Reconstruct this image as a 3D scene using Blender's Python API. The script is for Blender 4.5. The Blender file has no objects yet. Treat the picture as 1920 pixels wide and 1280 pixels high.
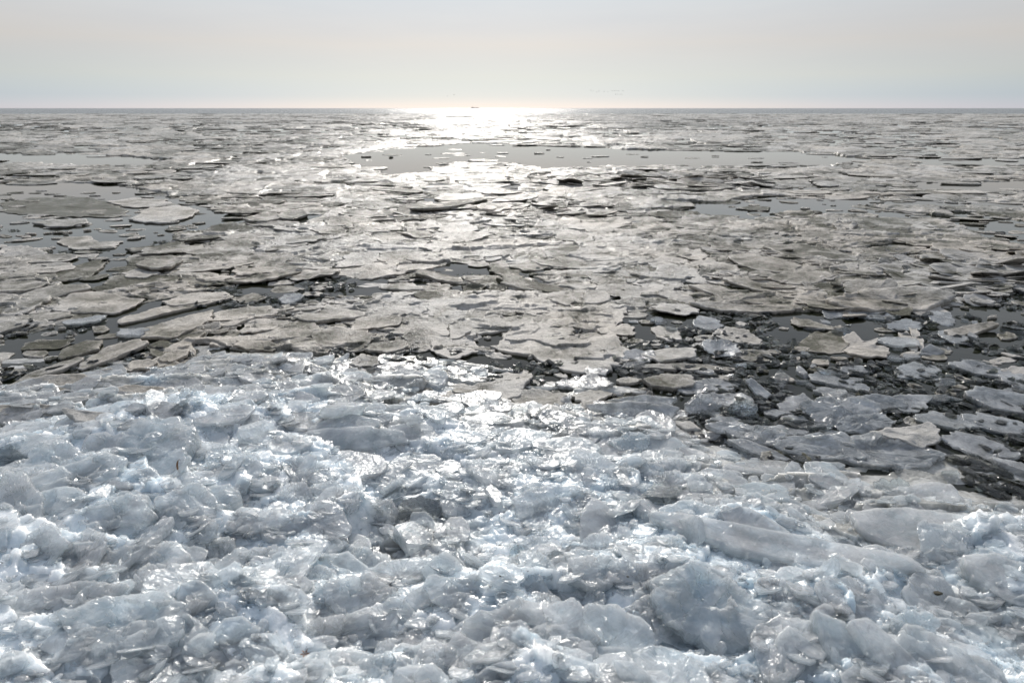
import bpy, math, random
import numpy as np
from mathutils import Vector, Matrix

S = bpy.context.scene
# ------------------------------------------------------------------ camera, sky, sun, exposure
CAM_H = 1.5
PITCH = math.radians(18.85)
FPX = 1280.0                      # focal length in pixels of the 1920 px wide photograph (24 mm)
cd = bpy.data.cameras.new("camera"); cam = bpy.data.objects.new("camera", cd)
S.collection.objects.link(cam); S.camera = cam
cd.sensor_width = 36; cd.lens = 24; cd.clip_start = 0.05; cd.clip_end = 60000
cam.location = (0, 0, CAM_H); cam.rotation_euler = (math.radians(90) - PITCH, 0, 0)
cd.dof.use_dof = True; cd.dof.focus_distance = 3.4; cd.dof.aperture_fstop = 4.5

SUN_EL, SUN_AZ = 27.0, -2.5        # degrees above the horizon; azimuth measured from straight ahead, + to the right
sl = bpy.data.lights.new("sun", 'SUN'); so = bpy.data.objects.new("sun", sl); S.collection.objects.link(so)
sl.energy = 4.8; sl.angle = math.radians(0.6); sl.color = (1.0, 0.95, 0.88)
se, sa = math.radians(SUN_EL), math.radians(SUN_AZ)
sun_dir = Vector((math.sin(sa) * math.cos(se), math.cos(sa) * math.cos(se), math.sin(se)))
so.rotation_euler = (-sun_dir).to_track_quat('-Z', 'Y').to_euler()

W = bpy.data.worlds.new("World"); S.world = W; W.use_nodes = True
nt = W.node_tree; nt.nodes.clear()
def N(tree, typ, **kw):
    n = tree.nodes.new(typ)
    for k, v in kw.items(): setattr(n, k, v)
    return n
out = N(nt, 'ShaderNodeOutputWorld'); add = N(nt, 'ShaderNodeAddShader')
b1 = N(nt, 'ShaderNodeBackground'); b2 = N(nt, 'ShaderNodeBackground')
sky = N(nt, 'ShaderNodeTexSky'); sky.sky_type = 'NISHITA'; sky.sun_disc = False
sky.sun_elevation = se; sky.sun_rotation = sa; sky.dust_density = 0.12; sky.air_density = 0.6
b1.inputs['Strength'].default_value = 0.05
nt.links.new(sky.outputs[0], b1.inputs['Color'])
tc = N(nt, 'ShaderNodeTexCoord'); sep = N(nt, 'ShaderNodeSeparateXYZ'); nt.links.new(tc.outputs['Generated'], sep.inputs[0])
el = N(nt, 'ShaderNodeMapRange'); el.inputs[1].default_value = -0.02; el.inputs[2].default_value = 0.9
nt.links.new(sep.outputs['Z'], el.inputs[0])
cr = N(nt, 'ShaderNodeValToRGB'); nt.links.new(el.outputs[0], cr.inputs[0])
e = cr.color_ramp.elements
e[0].position = 0.0; e[0].color = (0.20, 0.30, 0.46, 1)
e[1].position = 1.0; e[1].color = (0.42, 0.48, 0.57, 1)
for zz, c in ((0.0, (0.0, 0.0, 0.16)), (0.015, (0.0, 0.0, 0.10)), (0.04, (0.175, 0.10, 0.055)), (0.08, (0.325, 0.195, 0.06)), (0.14, (0.385, 0.33, 0.215)), (0.36, (0.30, 0.28, 0.24)), (0.55, (0.34, 0.34, 0.34))):
    x = e.new((zz + 0.02) / 0.92); x.color = c + (1,)
# glow of the hazy air round the sun's azimuth + thin cirrus
dot = N(nt, 'ShaderNodeVectorMath', operation='DOT_PRODUCT'); dot.inputs[1].default_value = sun_dir
nt.links.new(tc.outputs['Generated'], dot.inputs[0])
gl = N(nt, 'ShaderNodeMapRange'); gl.inputs[1].default_value = 0.45; gl.inputs[2].default_value = 1.0
gl.inputs[3].default_value = 0.86; gl.inputs[4].default_value = 1.06
nt.links.new(dot.outputs['Value'], gl.inputs[0])
mp = N(nt, 'ShaderNodeMapping'); mp.inputs['Scale'].default_value = (1.2, 1.2, 9.0); mp.inputs['Rotation'].default_value = (0.0, 0.12, 0)
nt.links.new(tc.outputs['Generated'], mp.inputs['Vector'])
cn = N(nt, 'ShaderNodeTexNoise'); cn.inputs['Scale'].default_value = 2.2; cn.inputs['Detail'].default_value = 7; cn.inputs['Roughness'].default_value = 0.55
nt.links.new(mp.outputs[0], cn.inputs['Vector'])
cm = N(nt, 'ShaderNodeMapRange'); cm.inputs[1].default_value = 0.35; cm.inputs[2].default_value = 0.75
cm.inputs[3].default_value = 0.94; cm.inputs[4].default_value = 1.08
nt.links.new(cn.outputs['Fac'], cm.inputs[0])
mm = N(nt, 'ShaderNodeMath', operation='MULTIPLY'); nt.links.new(gl.outputs[0], mm.inputs[0]); nt.links.new(cm.outputs[0], mm.inputs[1])
nt.links.new(cr.outputs[0], b2.inputs['Color']); nt.links.new(mm.outputs[0], b2.inputs['Strength'])
nt.links.new(b1.outputs[0], add.inputs[0]); nt.links.new(b2.outputs[0], add.inputs[1]); nt.links.new(add.outputs[0], out.inputs[0])

S.view_settings.view_transform = 'Standard'; S.view_settings.look = 'None'
S.view_settings.exposure = 0.10; S.view_settings.gamma = 1.0
S.render.engine = 'CYCLES'
S.cycles.max_bounces = 12; S.cycles.transmission_bounces = 10; S.cycles.transparent_max_bounces = 24
S.cycles.caustics_reflective = False; S.cycles.caustics_refractive = False
S.cycles.sample_clamp_indirect = 3.0; S.cycles.sample_clamp_direct = 30.0
S.cycles.use_denoising = True

# ------------------------------------------------------------------ helpers
rng = np.random.default_rng(11)
random.seed(5)
CT, ST = math.cos(PITCH), math.sin(PITCH)
def ray(px, py):
    u = (px - 960) / FPX; v = (640 - py) / FPX
    return np.array([u, CT + v * ST, -ST + v * CT])
def ground(px, py, z=0.0):
    d = ray(px, py); t = (z - CAM_H) / d[2]
    return np.array([0, 0, CAM_H]) + d * t
def to_px(x, y, z):
    dz = z - CAM_H
    f = y * CT - dz * ST; up = y * ST + dz * CT
    return 960 + FPX * x / f, 640 - FPX * up / f

def h01(ix, iy, iz, seed):
    n = (ix.astype(np.int64) * 374761393 + iy.astype(np.int64) * 668265263 + iz.astype(np.int64) * 2147483647 + seed * 974634777) & 0xFFFFFFFF
    n = ((n ^ (n >> 13)) * 1274126177) & 0xFFFFFFFF
    n = ((n ^ (n >> 16)) * 2246822519) & 0xFFFFFFFF
    n = n ^ (n >> 15)
    return (n & 0xFFFFFF) / float(0xFFFFFF)
def vnoise(x, y, z=None, seed=0):
    if z is None: z = np.zeros_like(x)
    fx, fy, fz = np.floor(x), np.floor(y), np.floor(z)
    tx, ty, tz = x - fx, y - fy, z - fz
    tx, ty, tz = [t * t * (3 - 2 * t) for t in (tx, ty, tz)]
    r = 0
    for a in (0, 1):
        for b in (0, 1):
            for c in (0, 1):
                w = (tx if a else 1 - tx) * (ty if b else 1 - ty) * (tz if c else 1 - tz)
                r = r + w * h01(fx + a, fy + b, fz + c, seed)
    return r * 2 - 1
def fbm(x, y, z=None, seed=0, octs=4, g=0.5):
    r, a = 0, 1.0
    for o in range(octs):
        k = 2.03 ** o
        r = r + a * vnoise(x * k, y * k, None if z is None else z * k, seed + o * 17)
        a *= g
    return r
def facet(x, y, cell, seed, grad, jump):
    """broken-block relief: every jittered cell carries its own tilted plane"""
    X, Y = x / cell, y / cell
    ix, iy = np.floor(X), np.floor(Y)
    best = np.full(x.shape, 1e9); hz = np.zeros(x.shape); zz = np.zeros_like(ix)
    for a in (-1, 0, 1):
        for b in (-1, 0, 1):
            cx, cy = ix + a, iy + b
            sx = cx + h01(cx, cy, zz, seed); sy = cy + h01(cx, cy, zz, seed + 1)
            an = h01(cx, cy, zz, seed + 5) * math.pi; st = 1 + 1.3 * h01(cx, cy, zz, seed + 6)
            dx, dy = X - sx, Y - sy
            du = dx * np.cos(an) + dy * np.sin(an); dv = -dx * np.sin(an) + dy * np.cos(an)
            d = (du / st) ** 2 + dv ** 2 - 0.25 * h01(cx, cy, zz, seed + 7)
            z = jump * (h01(cx, cy, zz, seed + 2) - .5) * 2 + cell * grad * 2 * ((h01(cx, cy, zz, seed + 3) - .5) * dx + (h01(cx, cy, zz, seed + 4) - .35) * dy)
            m = d < best
            best = np.where(m, d, best); hz = np.where(m, z, hz)
    return hz

COL = S.collection
def mesh_obj(name, V, faces_list, mat, smooth=True, parent=None, attrs=None):
    """faces_list: list of integer arrays (k x 3 or k x 4)"""
    me = bpy.data.meshes.new(name)
    V = np.ascontiguousarray(V, dtype=np.float32)
    me.vertices.add(len(V)); me.vertices.foreach_set("co", V.ravel())
    idx = np.concatenate([f.ravel() for f in faces_list]).astype(np.int32)
    tot = np.concatenate([np.full(len(f), f.shape[1], dtype=np.int32) for f in faces_list])
    me.loops.add(len(idx)); me.loops.foreach_set("vertex_index", idx)
    me.polygons.add(len(tot))
    st = np.concatenate([[0], np.cumsum(tot)[:-1]]).astype(np.int32)
    me.polygons.foreach_set("loop_start", st)
    me.polygons.foreach_set("use_smooth", np.full(len(tot), smooth, dtype=bool))
    if attrs:
        for k, a in attrs.items():
            at = me.attributes.new(k, 'FLOAT', 'POINT'); at.data.foreach_set("value", np.asarray(a, dtype=np.float32))
    me.update(calc_edges=True); me.validate()
    if mat: me.materials.append(mat)
    o = bpy.data.objects.new(name, me); COL.objects.link(o)
    if parent: o.parent = parent
    return o
def tag(o, label=None, cat=None, group=None, kind=None):
    kind = kind or 'thing'
    if label: o['label'] = label
    if cat: o['category'] = cat
    if group: o['group'] = group
    if kind: o['kind'] = kind
    return o

# ------------------------------------------------------------------ materials
def new_mat(name):
    m = bpy.data.materials.new(name); m.use_nodes = True
    t = m.node_tree; t.nodes.clear()
    o = N(t, 'ShaderNodeOutputMaterial'); p = N(t, 'ShaderNodeBsdfPrincipled'); t.links.new(p.outputs[0], o.inputs[0])
    return m, t, p, o
def noise(t, scale, detail=4, rough=0.5, vec=None, dist=0.0):
    n = N(t, 'ShaderNodeTexNoise'); n.inputs['Scale'].default_value = scale; n.inputs['Detail'].default_value = detail
    n.inputs['Roughness'].default_value = rough; n.inputs['Distortion'].default_value = dist
    if vec: t.links.new(vec, n.inputs['Vector'])
    return n.outputs['Fac']
def rmap(t, v, a, b, c, d):
    n = N(t, 'ShaderNodeMapRange')
    for i, x in enumerate((a, b, c, d)): n.inputs[i + 1].default_value = x
    t.links.new(v, n.inputs[0]); return n.outputs[0]
def math_(t, op, a, b=None, clamp=False):
    n = N(t, 'ShaderNodeMath', operation=op); n.use_clamp = clamp
    for i, x in enumerate((a, b)):
        if x is None: continue
        if isinstance(x, (int, float)): n.inputs[i].default_value = x
        else: t.links.new(x, n.inputs[i])
    return n.outputs[0]
def mixc(t, f, a, b):
    n = N(t, 'ShaderNodeMix', data_type='RGBA')
    if isinstance(f, (int, float)): n.inputs['Factor'].default_value = f
    else: t.links.new(f, n.inputs['Factor'])
    for k, x in ((6, a), (7, b)):
        if isinstance(x, tuple): n.inputs[k].default_value = x
        else: t.links.new(x, n.inputs[k])
    return n.outputs[2]
def attr(t, name):
    n = N(t, 'ShaderNodeAttribute'); n.attribute_name = name; return n.outputs['Fac']
def bump(t, h, strength, dist, prev=None):
    b = N(t, 'ShaderNodeBump'); b.inputs['Strength'].default_value = strength; b.inputs['Distance'].default_value = dist
    t.links.new(h, b.inputs['Height'])
    if prev: t.links.new(prev, b.inputs['Normal'])
    return b.outputs[0]

def clear_ice(name, trans, deep, pale, sss=0.6, rmin=0.04, rmax=0.22, bs=1.0, sscale=0.05, clearmix=0.0, grey=False):
    m, t, p, o = new_mat(name)
    g = N(t, 'ShaderNodeNewGeometry').outputs['Position']
    tone = attr(t, 'tone')
    n1 = noise(t, 9, 5, 0.6, g, 0.6); n2 = noise(t, 45, 4, 0.65, g); n3 = noise(t, 150, 3, 0.6, g); n4 = noise(t, 22, 3, 0.5, g, 1.2)
    f = math_(t, 'ADD', rmap(t, n1, 0.3, 0.7, -0.35, 0.45), tone)
    f = math_(t, 'ADD', f, rmap(t, n2, 0.35, 0.65, -0.15, 0.2), clamp=True)
    cb = mixc(t, f, deep, pale)
    if grey: cb = mixc(t, attr(t, 'rim'), cb, mixc(t, f, (0.26, 0.25, 0.22, 1), (0.66, 0.645, 0.61, 1)))
    t.links.new(cb, p.inputs['Base Color'])
    t.links.new(rmap(t, n4, 0.3, 0.7, rmin, rmax), p.inputs['Roughness'])
    p.inputs['IOR'].default_value = 1.31
    p.inputs['Subsurface Weight'].default_value = sss
    p.inputs['Subsurface Radius'].default_value = (1.0, 1.0, 1.0); p.inputs['Subsurface Scale'].default_value = sscale
    p.inputs['Specular IOR Level'].default_value = 0.8
    if trans > 0:
        t.links.new(rmap(t, math_(t, 'ADD', n1, math_(t, 'MULTIPLY', tone, -0.3)), 0.2, 0.6, trans, trans * (0.55 if sss else 0.97)), p.inputs['Transmission Weight'])
    b = bump(t, n4, 0.5 * bs, 0.012); b = bump(t, n2, 0.6 * bs, 0.005, b); b = bump(t, n3, 0.3 * bs, 0.0015, b)
    t.links.new(b, p.inputs['Normal'])
    p.inputs['Coat Weight'].default_value = 1.0; p.inputs['Coat Roughness'].default_value = 0.06; p.inputs['Coat IOR'].default_value = 1.4
    c1 = bump(t, noise(t, 34, 1, 0.5, g), 0.55, 0.010 * bs, b); c1 = bump(t, noise(t, 115, 1, 0.5, g), 1.0, 0.0052 * bs, c1)
    t.links.new(c1, p.inputs['Coat Normal'])
    if clearmix > 0:
        tr = N(t, 'ShaderNodeBsdfTransparent'); tr.inputs[0].default_value = (.95, .98, .995, 1)
        mx = N(t, 'ShaderNodeMixShader'); mx.inputs[0].default_value = clearmix
        t.links.new(p.outputs[0], mx.inputs[1]); t.links.new(tr.outputs[0], mx.inputs[2]); t.links.new(mx.outputs[0], o.inputs[0])
    return m
M_HEAP = clear_ice("fused_ice", 0.0, (0.46, 0.56, 0.63, 1), (0.85, 0.89, 0.915, 1), sss=0.9, sscale=0.07, grey=True)
M_BLOCK = clear_ice("block_ice", 0.56, (0.72, 0.82, 0.885, 1), (0.95, 0.975, 0.995, 1), sss=0.8, sscale=0.06, clearmix=0.34)
M_GLASS = clear_ice("glassy_ice", 0.98, (0.72, 0.80, 0.82, 1), (0.92, 0.94, 0.94, 1), sss=0.0, rmin=0.02, rmax=0.12, clearmix=0.25)

def pan_ice(name):
    m, t, p, o = new_mat(name)
    g = N(t, 'ShaderNodeNewGeometry').outputs['Position']
    tone, rim = attr(t, 'tone'), attr(t, 'rim')
    n1 = noise(t, 3.0, 6, 0.6, g, 0.5); n2 = noise(t, 30, 5, 0.7, g); n3 = noise(t, 160, 3, 0.6, g); n0 = noise(t, 0.6, 3, 0.5, g)
    f = math_(t, 'ADD', rmap(t, n1, 0.35, 0.65, -0.45, 0.5), tone)
    f = math_(t, 'ADD', f, rmap(t, n2, 0.35, 0.65, -0.2, 0.2))
    f = math_(t, 'ADD', f, math_(t, 'MULTIPLY', rim, 0.35), clamp=True)
    pale = mixc(t, rmap(t, n0, 0.4, 0.62, 0, 1), (0.47, 0.455, 0.43, 1), (0.48, 0.44, 0.39, 1))
    t.links.new(mixc(t, f, (0.095, 0.093, 0.072, 1), pale), p.inputs['Base Color'])
    t.links.new(rmap(t, f, 0, 1, 0.12, 0.28), p.inputs['Roughness'])
    p.inputs['IOR'].default_value = 1.31; p.inputs['Specular IOR Level'].default_value = 0.055
    p.inputs['Subsurface Weight'].default_value = 0.35
    p.inputs['Subsurface Radius'].default_value = (1, 1, 1); p.inputs['Subsurface Scale'].default_value = 0.02
    b = bump(t, n1, 0.5, 0.03); b = bump(t, n2, 1.0, 0.012, b); b = bump(t, n3, 1.0, 0.004, b)
    t.links.new(b, p.inputs['Normal'])
    return m
M_FLOE = clear_ice("clear_floe_ice", 0.75, (0.42, 0.45, 0.46, 1), (0.78, 0.80, 0.81, 1), sss=0.6, sscale=0.04, clearmix=0.15)
M_SLUSH = clear_ice("dark_slush_ice", 0.98, (0.30, 0.32, 0.27, 1), (0.45, 0.46, 0.42, 1), sss=0.0, rmin=0.02, rmax=0.10)
for n_ in M_SLUSH.node_tree.nodes:
    if n_.type == 'BSDF_PRINCIPLED': n_.inputs['Coat Weight'].default_value = 0.25; n_.inputs['Specular IOR Level'].default_value = 0.4
M_PAN = pan_ice("pan_ice")

def water_mat():
    m, t, p, o = new_mat("lake_water")
    g = N(t, 'ShaderNodeNewGeometry').outputs['Position']
    s = N(t, 'ShaderNodeSeparateXYZ'); t.links.new(g, s.inputs[0])
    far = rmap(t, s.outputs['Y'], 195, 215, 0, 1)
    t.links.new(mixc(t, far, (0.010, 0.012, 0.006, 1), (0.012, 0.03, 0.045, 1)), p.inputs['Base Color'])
    p.inputs['IOR'].default_value = 1.333
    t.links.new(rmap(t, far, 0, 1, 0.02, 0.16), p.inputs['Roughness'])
    calm = noise(t, 4, 3, 0.5, g)
    mp = N(t, 'ShaderNodeMapping'); mp.inputs['Scale'].default_value = (0.03, 0.10, 1); t.links.new(g, mp.inputs[0])
    wav = noise(t, 3.0, 5, 0.7, mp.outputs[0])
    b = bump(t, calm, 0.12, 0.012)
    b2_ = N(t, 'ShaderNodeBump'); b2_.inputs['Distance'].default_value = 2.0; t.links.new(wav, b2_.inputs['Height'])
    t.links.new(math_(t, 'MULTIPLY', far, 0.42), b2_.inputs['Strength']); t.links.new(b, b2_.inputs['Normal'])
    t.links.new(b2_.outputs[0], p.inputs['Normal'])
    return m
M_WATER = water_mat()
def plain(name, col, rough=0.7, n_amt=0.3, scale=400):
    m, t, p, o = new_mat(name)
    g = N(t, 'ShaderNodeNewGeometry').outputs['Position']
    n = noise(t, scale, 4, 0.6, g)
    dark = tuple(c * (1 - n_amt) for c in col[:3]) + (1,); lite = tuple(min(1, c * (1 + n_amt)) for c in col[:3]) + (1,)
    t.links.new(mixc(t, n, dark, lite), p.inputs['Base Color']); p.inputs['Roughness'].default_value = rough
    t.links.new(bump(t, n, 0.3, 0.001), p.inputs['Normal'])
    return m

# ------------------------------------------------------------------ water and lake bed / shore
Vw = np.array([[-30000, -40, 0], [30000, -40, 0], [30000, 50000, 0], [-30000, 50000, 0]], float)
tag(mesh_obj("water", Vw, [np.array([[0, 1, 2, 3]])], M_WATER, False), "dark calm lake water between and beyond the ice", kind="structure")

# ------------------------------------------------------------------ the shore heap: base height from control points
CTRL = [(0,700,0),(130,690,0),(300,682,0),(500,640,0),(620,652,0),(700,690,0),(900,735,0),(1000,742,0),(1150,760,0),(1280,775,0),(1330,805,0),
 (1480,868,0),(1650,890,0),(1800,905,0),(1920,918,0),(2100,930,0),(-200,705,0),(-500,705,0),
 (0,650,-.12),(200,640,-.12),(500,590,-.12),(800,650,-.12),(1100,700,-.12),(1400,760,-.12),(1700,800,-.12),(2000,840,-.12),(-300,650,-.12),
 (60,750,.07),(300,715,.07),(450,700,.06),(600,720,.07),(0,790,.08),(750,740,.05),(880,770,.07),
 (300,785,.20),(150,830,.22),(450,795,.16),(600,790,.13),(800,795,.11),(1000,800,.09),(1180,825,.07),(1150,900,.11),(20,860,.16),(-300,850,.2),
 (300,900,.21),(100,950,.25),(600,930,.16),(500,1000,.15),(740,1030,.07),(850,1010,.09),(900,1150,.26),(400,1150,.26),(1200,1100,.22),(1000,980,.14),
 (1400,1000,.14),(1500,910,.04),(1700,970,.08),(1900,1010,.12),(1300,1250,.18),(1600,1150,.19),(1850,1180,.10),(1700,1270,.22),(200,1270,.28),
 (650,1200,.22),(900,1270,.32),(1900,1260,.16),(-300,1200,.28),(2200,1200,.15),(2200,1000,.1),(500,1350,.32),(1300,1400,.28),(960,1600,.38),(0,1600,.35),(1900,1600,.3)]
CP = np.array([[*ground(a, b, z)[:2], z] for a, b, z in CTRL])
def base_h(x, y):
    num = np.zeros(np.shape(x)); den = np.zeros(np.shape(x))
    for cx, cy, cz in CP:
        d2 = (x - cx) ** 2 + (y - cy) ** 2 + 0.004
        w = d2 ** -1.8
        num += w * cz; den += w
    return num / den
def heap_h(x, y):
    b = base_h(x, y)
    wx = x + 0.02 * fbm(x * 5, y * 5, None, 3, 3); wy = y + 0.02 * fbm(x * 5 + 9, y * 5, None, 4, 3)
    on = np.clip((b + 0.03) / 0.08, 0, 1)
    chunky = np.clip((b - 0.07) / 0.07, 0.0, 1)
    z = b + on * (0.25 + 0.75 * chunky) * (facet(wx * .7, wy, 0.36, 21, 0.15, 0.011) + facet(wx * .8, wy, 0.15, 31, 0.17, 0.006) + facet(wx * 1.0, wy, 0.06, 41, 0.20, 0.003))
    z = z + on * (0.4 + 0.6 * chunky) * (0.003 * fbm(x * 11, y * 11, None, 51, 3, .5) + facet(wx, wy, 0.026, 61, 0.20, 0.0012))
    # shingled plates lie flatter towards the lake
    z = z + on * (1 - chunky) * facet(wx * .45, wy * 1.6, 0.16, 71, 0.22, 0.022)
    return z
nx, ny = 760, 640
ys = 0.55 * (4.6 / 0.55) ** np.linspace(0, 1, ny)
ss = np.linspace(-1.0, 1.0, nx)
GX = ss[None, :] * (0.95 * ys[:, None] + 0.35); GY = np.repeat(ys[:, None], nx, 1)
GZ = heap_h(GX, GY)
Vh = np.stack([GX, GY, GZ], -1).reshape(-1, 3)
ii = np.arange(ny * nx).reshape(ny, nx)
Fh = np.stack([ii[:-1, :-1], ii[:-1, 1:], ii[1:, 1:], ii[1:, :-1]], -1).reshape(-1, 4)
keep = (Vh[Fh][:, :, 2].max(1) > -0.05)
toneh = 0.45 - 0.25 * (base_h(Vh[:, 0], Vh[:, 1]) < .095) + 0.3 * fbm(Vh[:, 0] * 2.2, Vh[:, 1] * 2.2, None, 81, 3) + facet(Vh[:, 0], Vh[:, 1], 0.12, 31, 0.0, 0.22) + 0.0
heap = mesh_obj("crushed_ice", Vh, [Fh[keep]], M_HEAP, True, attrs={'tone': toneh, 'rim': np.clip((0.125 - base_h(Vh[:, 0], Vh[:, 1])) / 0.06 + .5 * fbm(Vh[:, 0] * 4, Vh[:, 1] * 4, None, 91, 3), 0, .92)})
tag(heap, "fused mass of crushed pale blue ice heaped along the shore", kind="stuff")
# dry shore behind the camera, under the heap's near edge
yy = np.linspace(-12, 0.62, 30); xx = np.linspace(-14, 14, 40)
sx, sy = np.meshgrid(xx, yy); sz = 0.30 + 0.04 * fbm(sx, sy, None, 7, 3)
jj = np.arange(sx.size).reshape(sx.shape)
shore = mesh_obj("shore", np.stack([sx, sy, sz], -1).reshape(-1, 3), [np.stack([jj[:-1, :-1], jj[:-1, 1:], jj[1:, 1:], jj[1:, :-1]], -1).reshape(-1, 4)], M_HEAP, attrs={'tone': np.full(sx.size, .5)})
tag(shore, "snowy shore behind the ice heap", kind="structure")

def heap_hit(px, py):
    d = ray(px, py); o = np.array([0, 0, CAM_H])
    ts = np.linspace(0.9, 6, 700); P = o + d[None] * ts[:, None]
    hb = np.maximum(base_h(P[:, 0], P[:, 1]), 0)
    k = np.argmax(P[:, 2] < hb)
    return P[k] if P[k, 2] < hb[k] else ground(px, py)

# ------------------------------------------------------------------ slab / floe builder
def resample(poly, M):
    P = np.asarray(poly, float); Q = np.roll(P, -1, 0)
    L = np.linalg.norm(Q - P, axis=1); c = np.concatenate([[0], np.cumsum(L)])
    s = np.linspace(0, c[-1], M, endpoint=False)
    k = np.clip(np.searchsorted(c, s, 'right') - 1, 0, len(P) - 1)
    f = ((s - c[k]) / L[k])[:, None]
    R = P[k] * (1 - f) + Q[k] * f
    return R
def slab_geo(out2, thick, rough=0.06, relief=0.006, kindr='pan', K=7, M=72, seed=0, tone=.5, dish=0.0):
    """out2: closed outline in the slab's own plane (metres) -> V, faces, tone, rim; a solid with a ragged edge"""
    c = out2.mean(0); R = resample(out2 - c, M)
    size = np.sqrt(max(np.prod(R.max(0) - R.min(0)), 1e-6))
    for _ in range(1): R = 0.5 * R + 0.25 * (np.roll(R, 1, 0) + np.roll(R, -1, 0))
    ang = np.arctan2(R[:, 1], R[:, 0]); r = np.linalg.norm(R, axis=1)
    n = fbm(R[:, 0] / size * 5 + seed * 3.7, R[:, 1] / size * 5, None, seed, 5, .62)
    n2 = facet(R[:, 0] / size, R[:, 1] / size, 0.12, seed + 3, 0, 1.0)
    R = R * (1 + rough * n + rough * 0.55 * n2)[:, None]
    sc = np.concatenate([np.linspace(0.12, 0.86, K - 3), [0.94, 0.985, 1.0]])
    V, T, Rm = [[0, 0, 0]], [tone], [0]
    def top(x, y, s):
        if kindr == 'pan':
            z = relief * fbm(x / 0.12 + seed, y / 0.12, None, seed + 9, 4) + dish * (s ** 3)
        else:
            z = relief * (facet(x, y, size * 0.35, seed + 11, 0, 1.0) * .6 + fbm(x / size * 4 + seed, y / size * 4, None, seed + 13, 3, .5) * .3) \
                + facet(x, y, size * 0.22, seed + 15, 0.22, relief * .3)
        return z
    allr = []
    for s in sc:
        P = R * s; z = top(P[:, 0], P[:, 1], np.full(M, s)) - ((0.22 if kindr == 'pan' else .12) * thick if s == 1.0 else (0.05 * thick if s > .98 else 0))
        allr.append(np.column_stack([P, z]))
    V0 = np.array([[0, 0, top(np.zeros(1), np.zeros(1), np.zeros(1))[0]]])
    e1 = R * (1.0 + 0.02 * fbm(R[:, 0] / size * 9, R[:, 1] / size * 9, None, seed + 20, 3)[:, None]); z1 = np.full(M, -thick * .6)
    allr.append(np.column_stack([e1 * (0.985 + .0 * r[:, None]), z1 + allr[-1][:, 2] * .5]))
    e2 = R * 0.93; allr.append(np.column_stack([e2, np.full(M, -thick) + 0.1 * thick * n]))
    V = np.concatenate([V0] + allr + [np.array([[0, 0, -thick]])])
    nr = len(allr); F3, F4 = [], []
    a = np.arange(M); b = (a + 1) % M
    F3.append(np.column_stack([np.zeros(M, int), 1 + a, 1 + b]))
    for k in range(nr - 1):
        p, q = 1 + k * M, 1 + (k + 1) * M
        F4.append(np.column_stack([p + a, q + a, q + b, p + b]))
    last = len(V) - 1; q = 1 + (nr - 1) * M
    F3.append(np.column_stack([np.full(M, last), q + b, q + a]))
    rim = np.concatenate([[0], np.repeat(np.concatenate([sc ** 10, [0.8, 0.0]]), M), [0]])
    tn = np.full(len(V), tone)
    return V, np.concatenate(F3), np.concatenate(F4), tn, rim, c

FOOT = []      # (px,py) boxes of hand placed pieces, so scattered ones keep off
LAND = []      # landmarks for labels: (px, py, phrase)
def frame(normal):
    n = np.array(normal, float); n /= np.linalg.norm(n)
    x = np.cross([0, 1, 0], n); x /= np.linalg.norm(x); y = np.cross(n, x)
    return x, y, n
def traced(name, label, cat, poly, tone=.5, thick=0.03, lift=0.02, tilt=0.0, roll=0.0, mat=None, rough=0.06, relief=0.006, kindr='pan', group=None, short=None, on='water', dish=0.004, K=8, M=84):
    """outline read in the photograph, laid on its own tilted plane at its own distance, with real thickness"""
    P = np.array(poly, float).reshape(-1, 2); c = P.mean(0)
    if on == 'water' and mat is M_BLOCK: mat = M_FLOE
    if on == 'water': thick, lift, rough = thick * .6, lift * .55, rough * 1.5
    C = ground(c[0], c[1], lift) if on == 'water' else heap_hit(c[0], c[1]) + np.array([0, 0, lift])
    t, r = math.radians(tilt), math.radians(roll)
    X, Y, Nn = frame((math.sin(r), -math.sin(t), math.cos(t) * math.cos(r)))     # tilt > 0 leans its face towards the viewer
    o = np.array([0, 0, CAM_H]); out2 = []
    for a, b in P:
        d = ray(a, b); tt = np.dot(C - o, Nn) / np.dot(d, Nn); h = o + d * tt - C
        out2.append((h @ X, h @ Y))
    out2 = np.array(out2)
    if out2[0][0] is None: return
    area = 0.5 * np.sum(out2[:, 0] * np.roll(out2[:, 1], -1) - np.roll(out2[:, 0], -1) * out2[:, 1])
    if area < 0: out2 = out2[::-1]
    seed = int(abs(P[0, 0] * 7 + P[0, 1] * 13)) % 9973
    V, F3, F4, tn, rim, cc = slab_geo(out2, thick, rough, relief, kindr, K, M, seed, tone, dish)
    ob = mesh_obj(name, V, [F3, F4], mat or M_PAN, kindr == 'pan', attrs={'tone': tn, 'rim': rim})
    CC = C + X * cc[0] + Y * cc[1]
    ob.matrix_world = Matrix(((X[0], Y[0], Nn[0], CC[0]), (X[1], Y[1], Nn[1], CC[1]), (X[2], Y[2], Nn[2], CC[2]), (0, 0, 0, 1)))
    tag(ob, label, cat, group)
    FOOT.append((P[:, 0].min(), P[:, 1].min(), P[:, 0].max(), P[:, 1].max()))
    LAND.append((c[0], c[1], short or label))
    return ob
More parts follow.
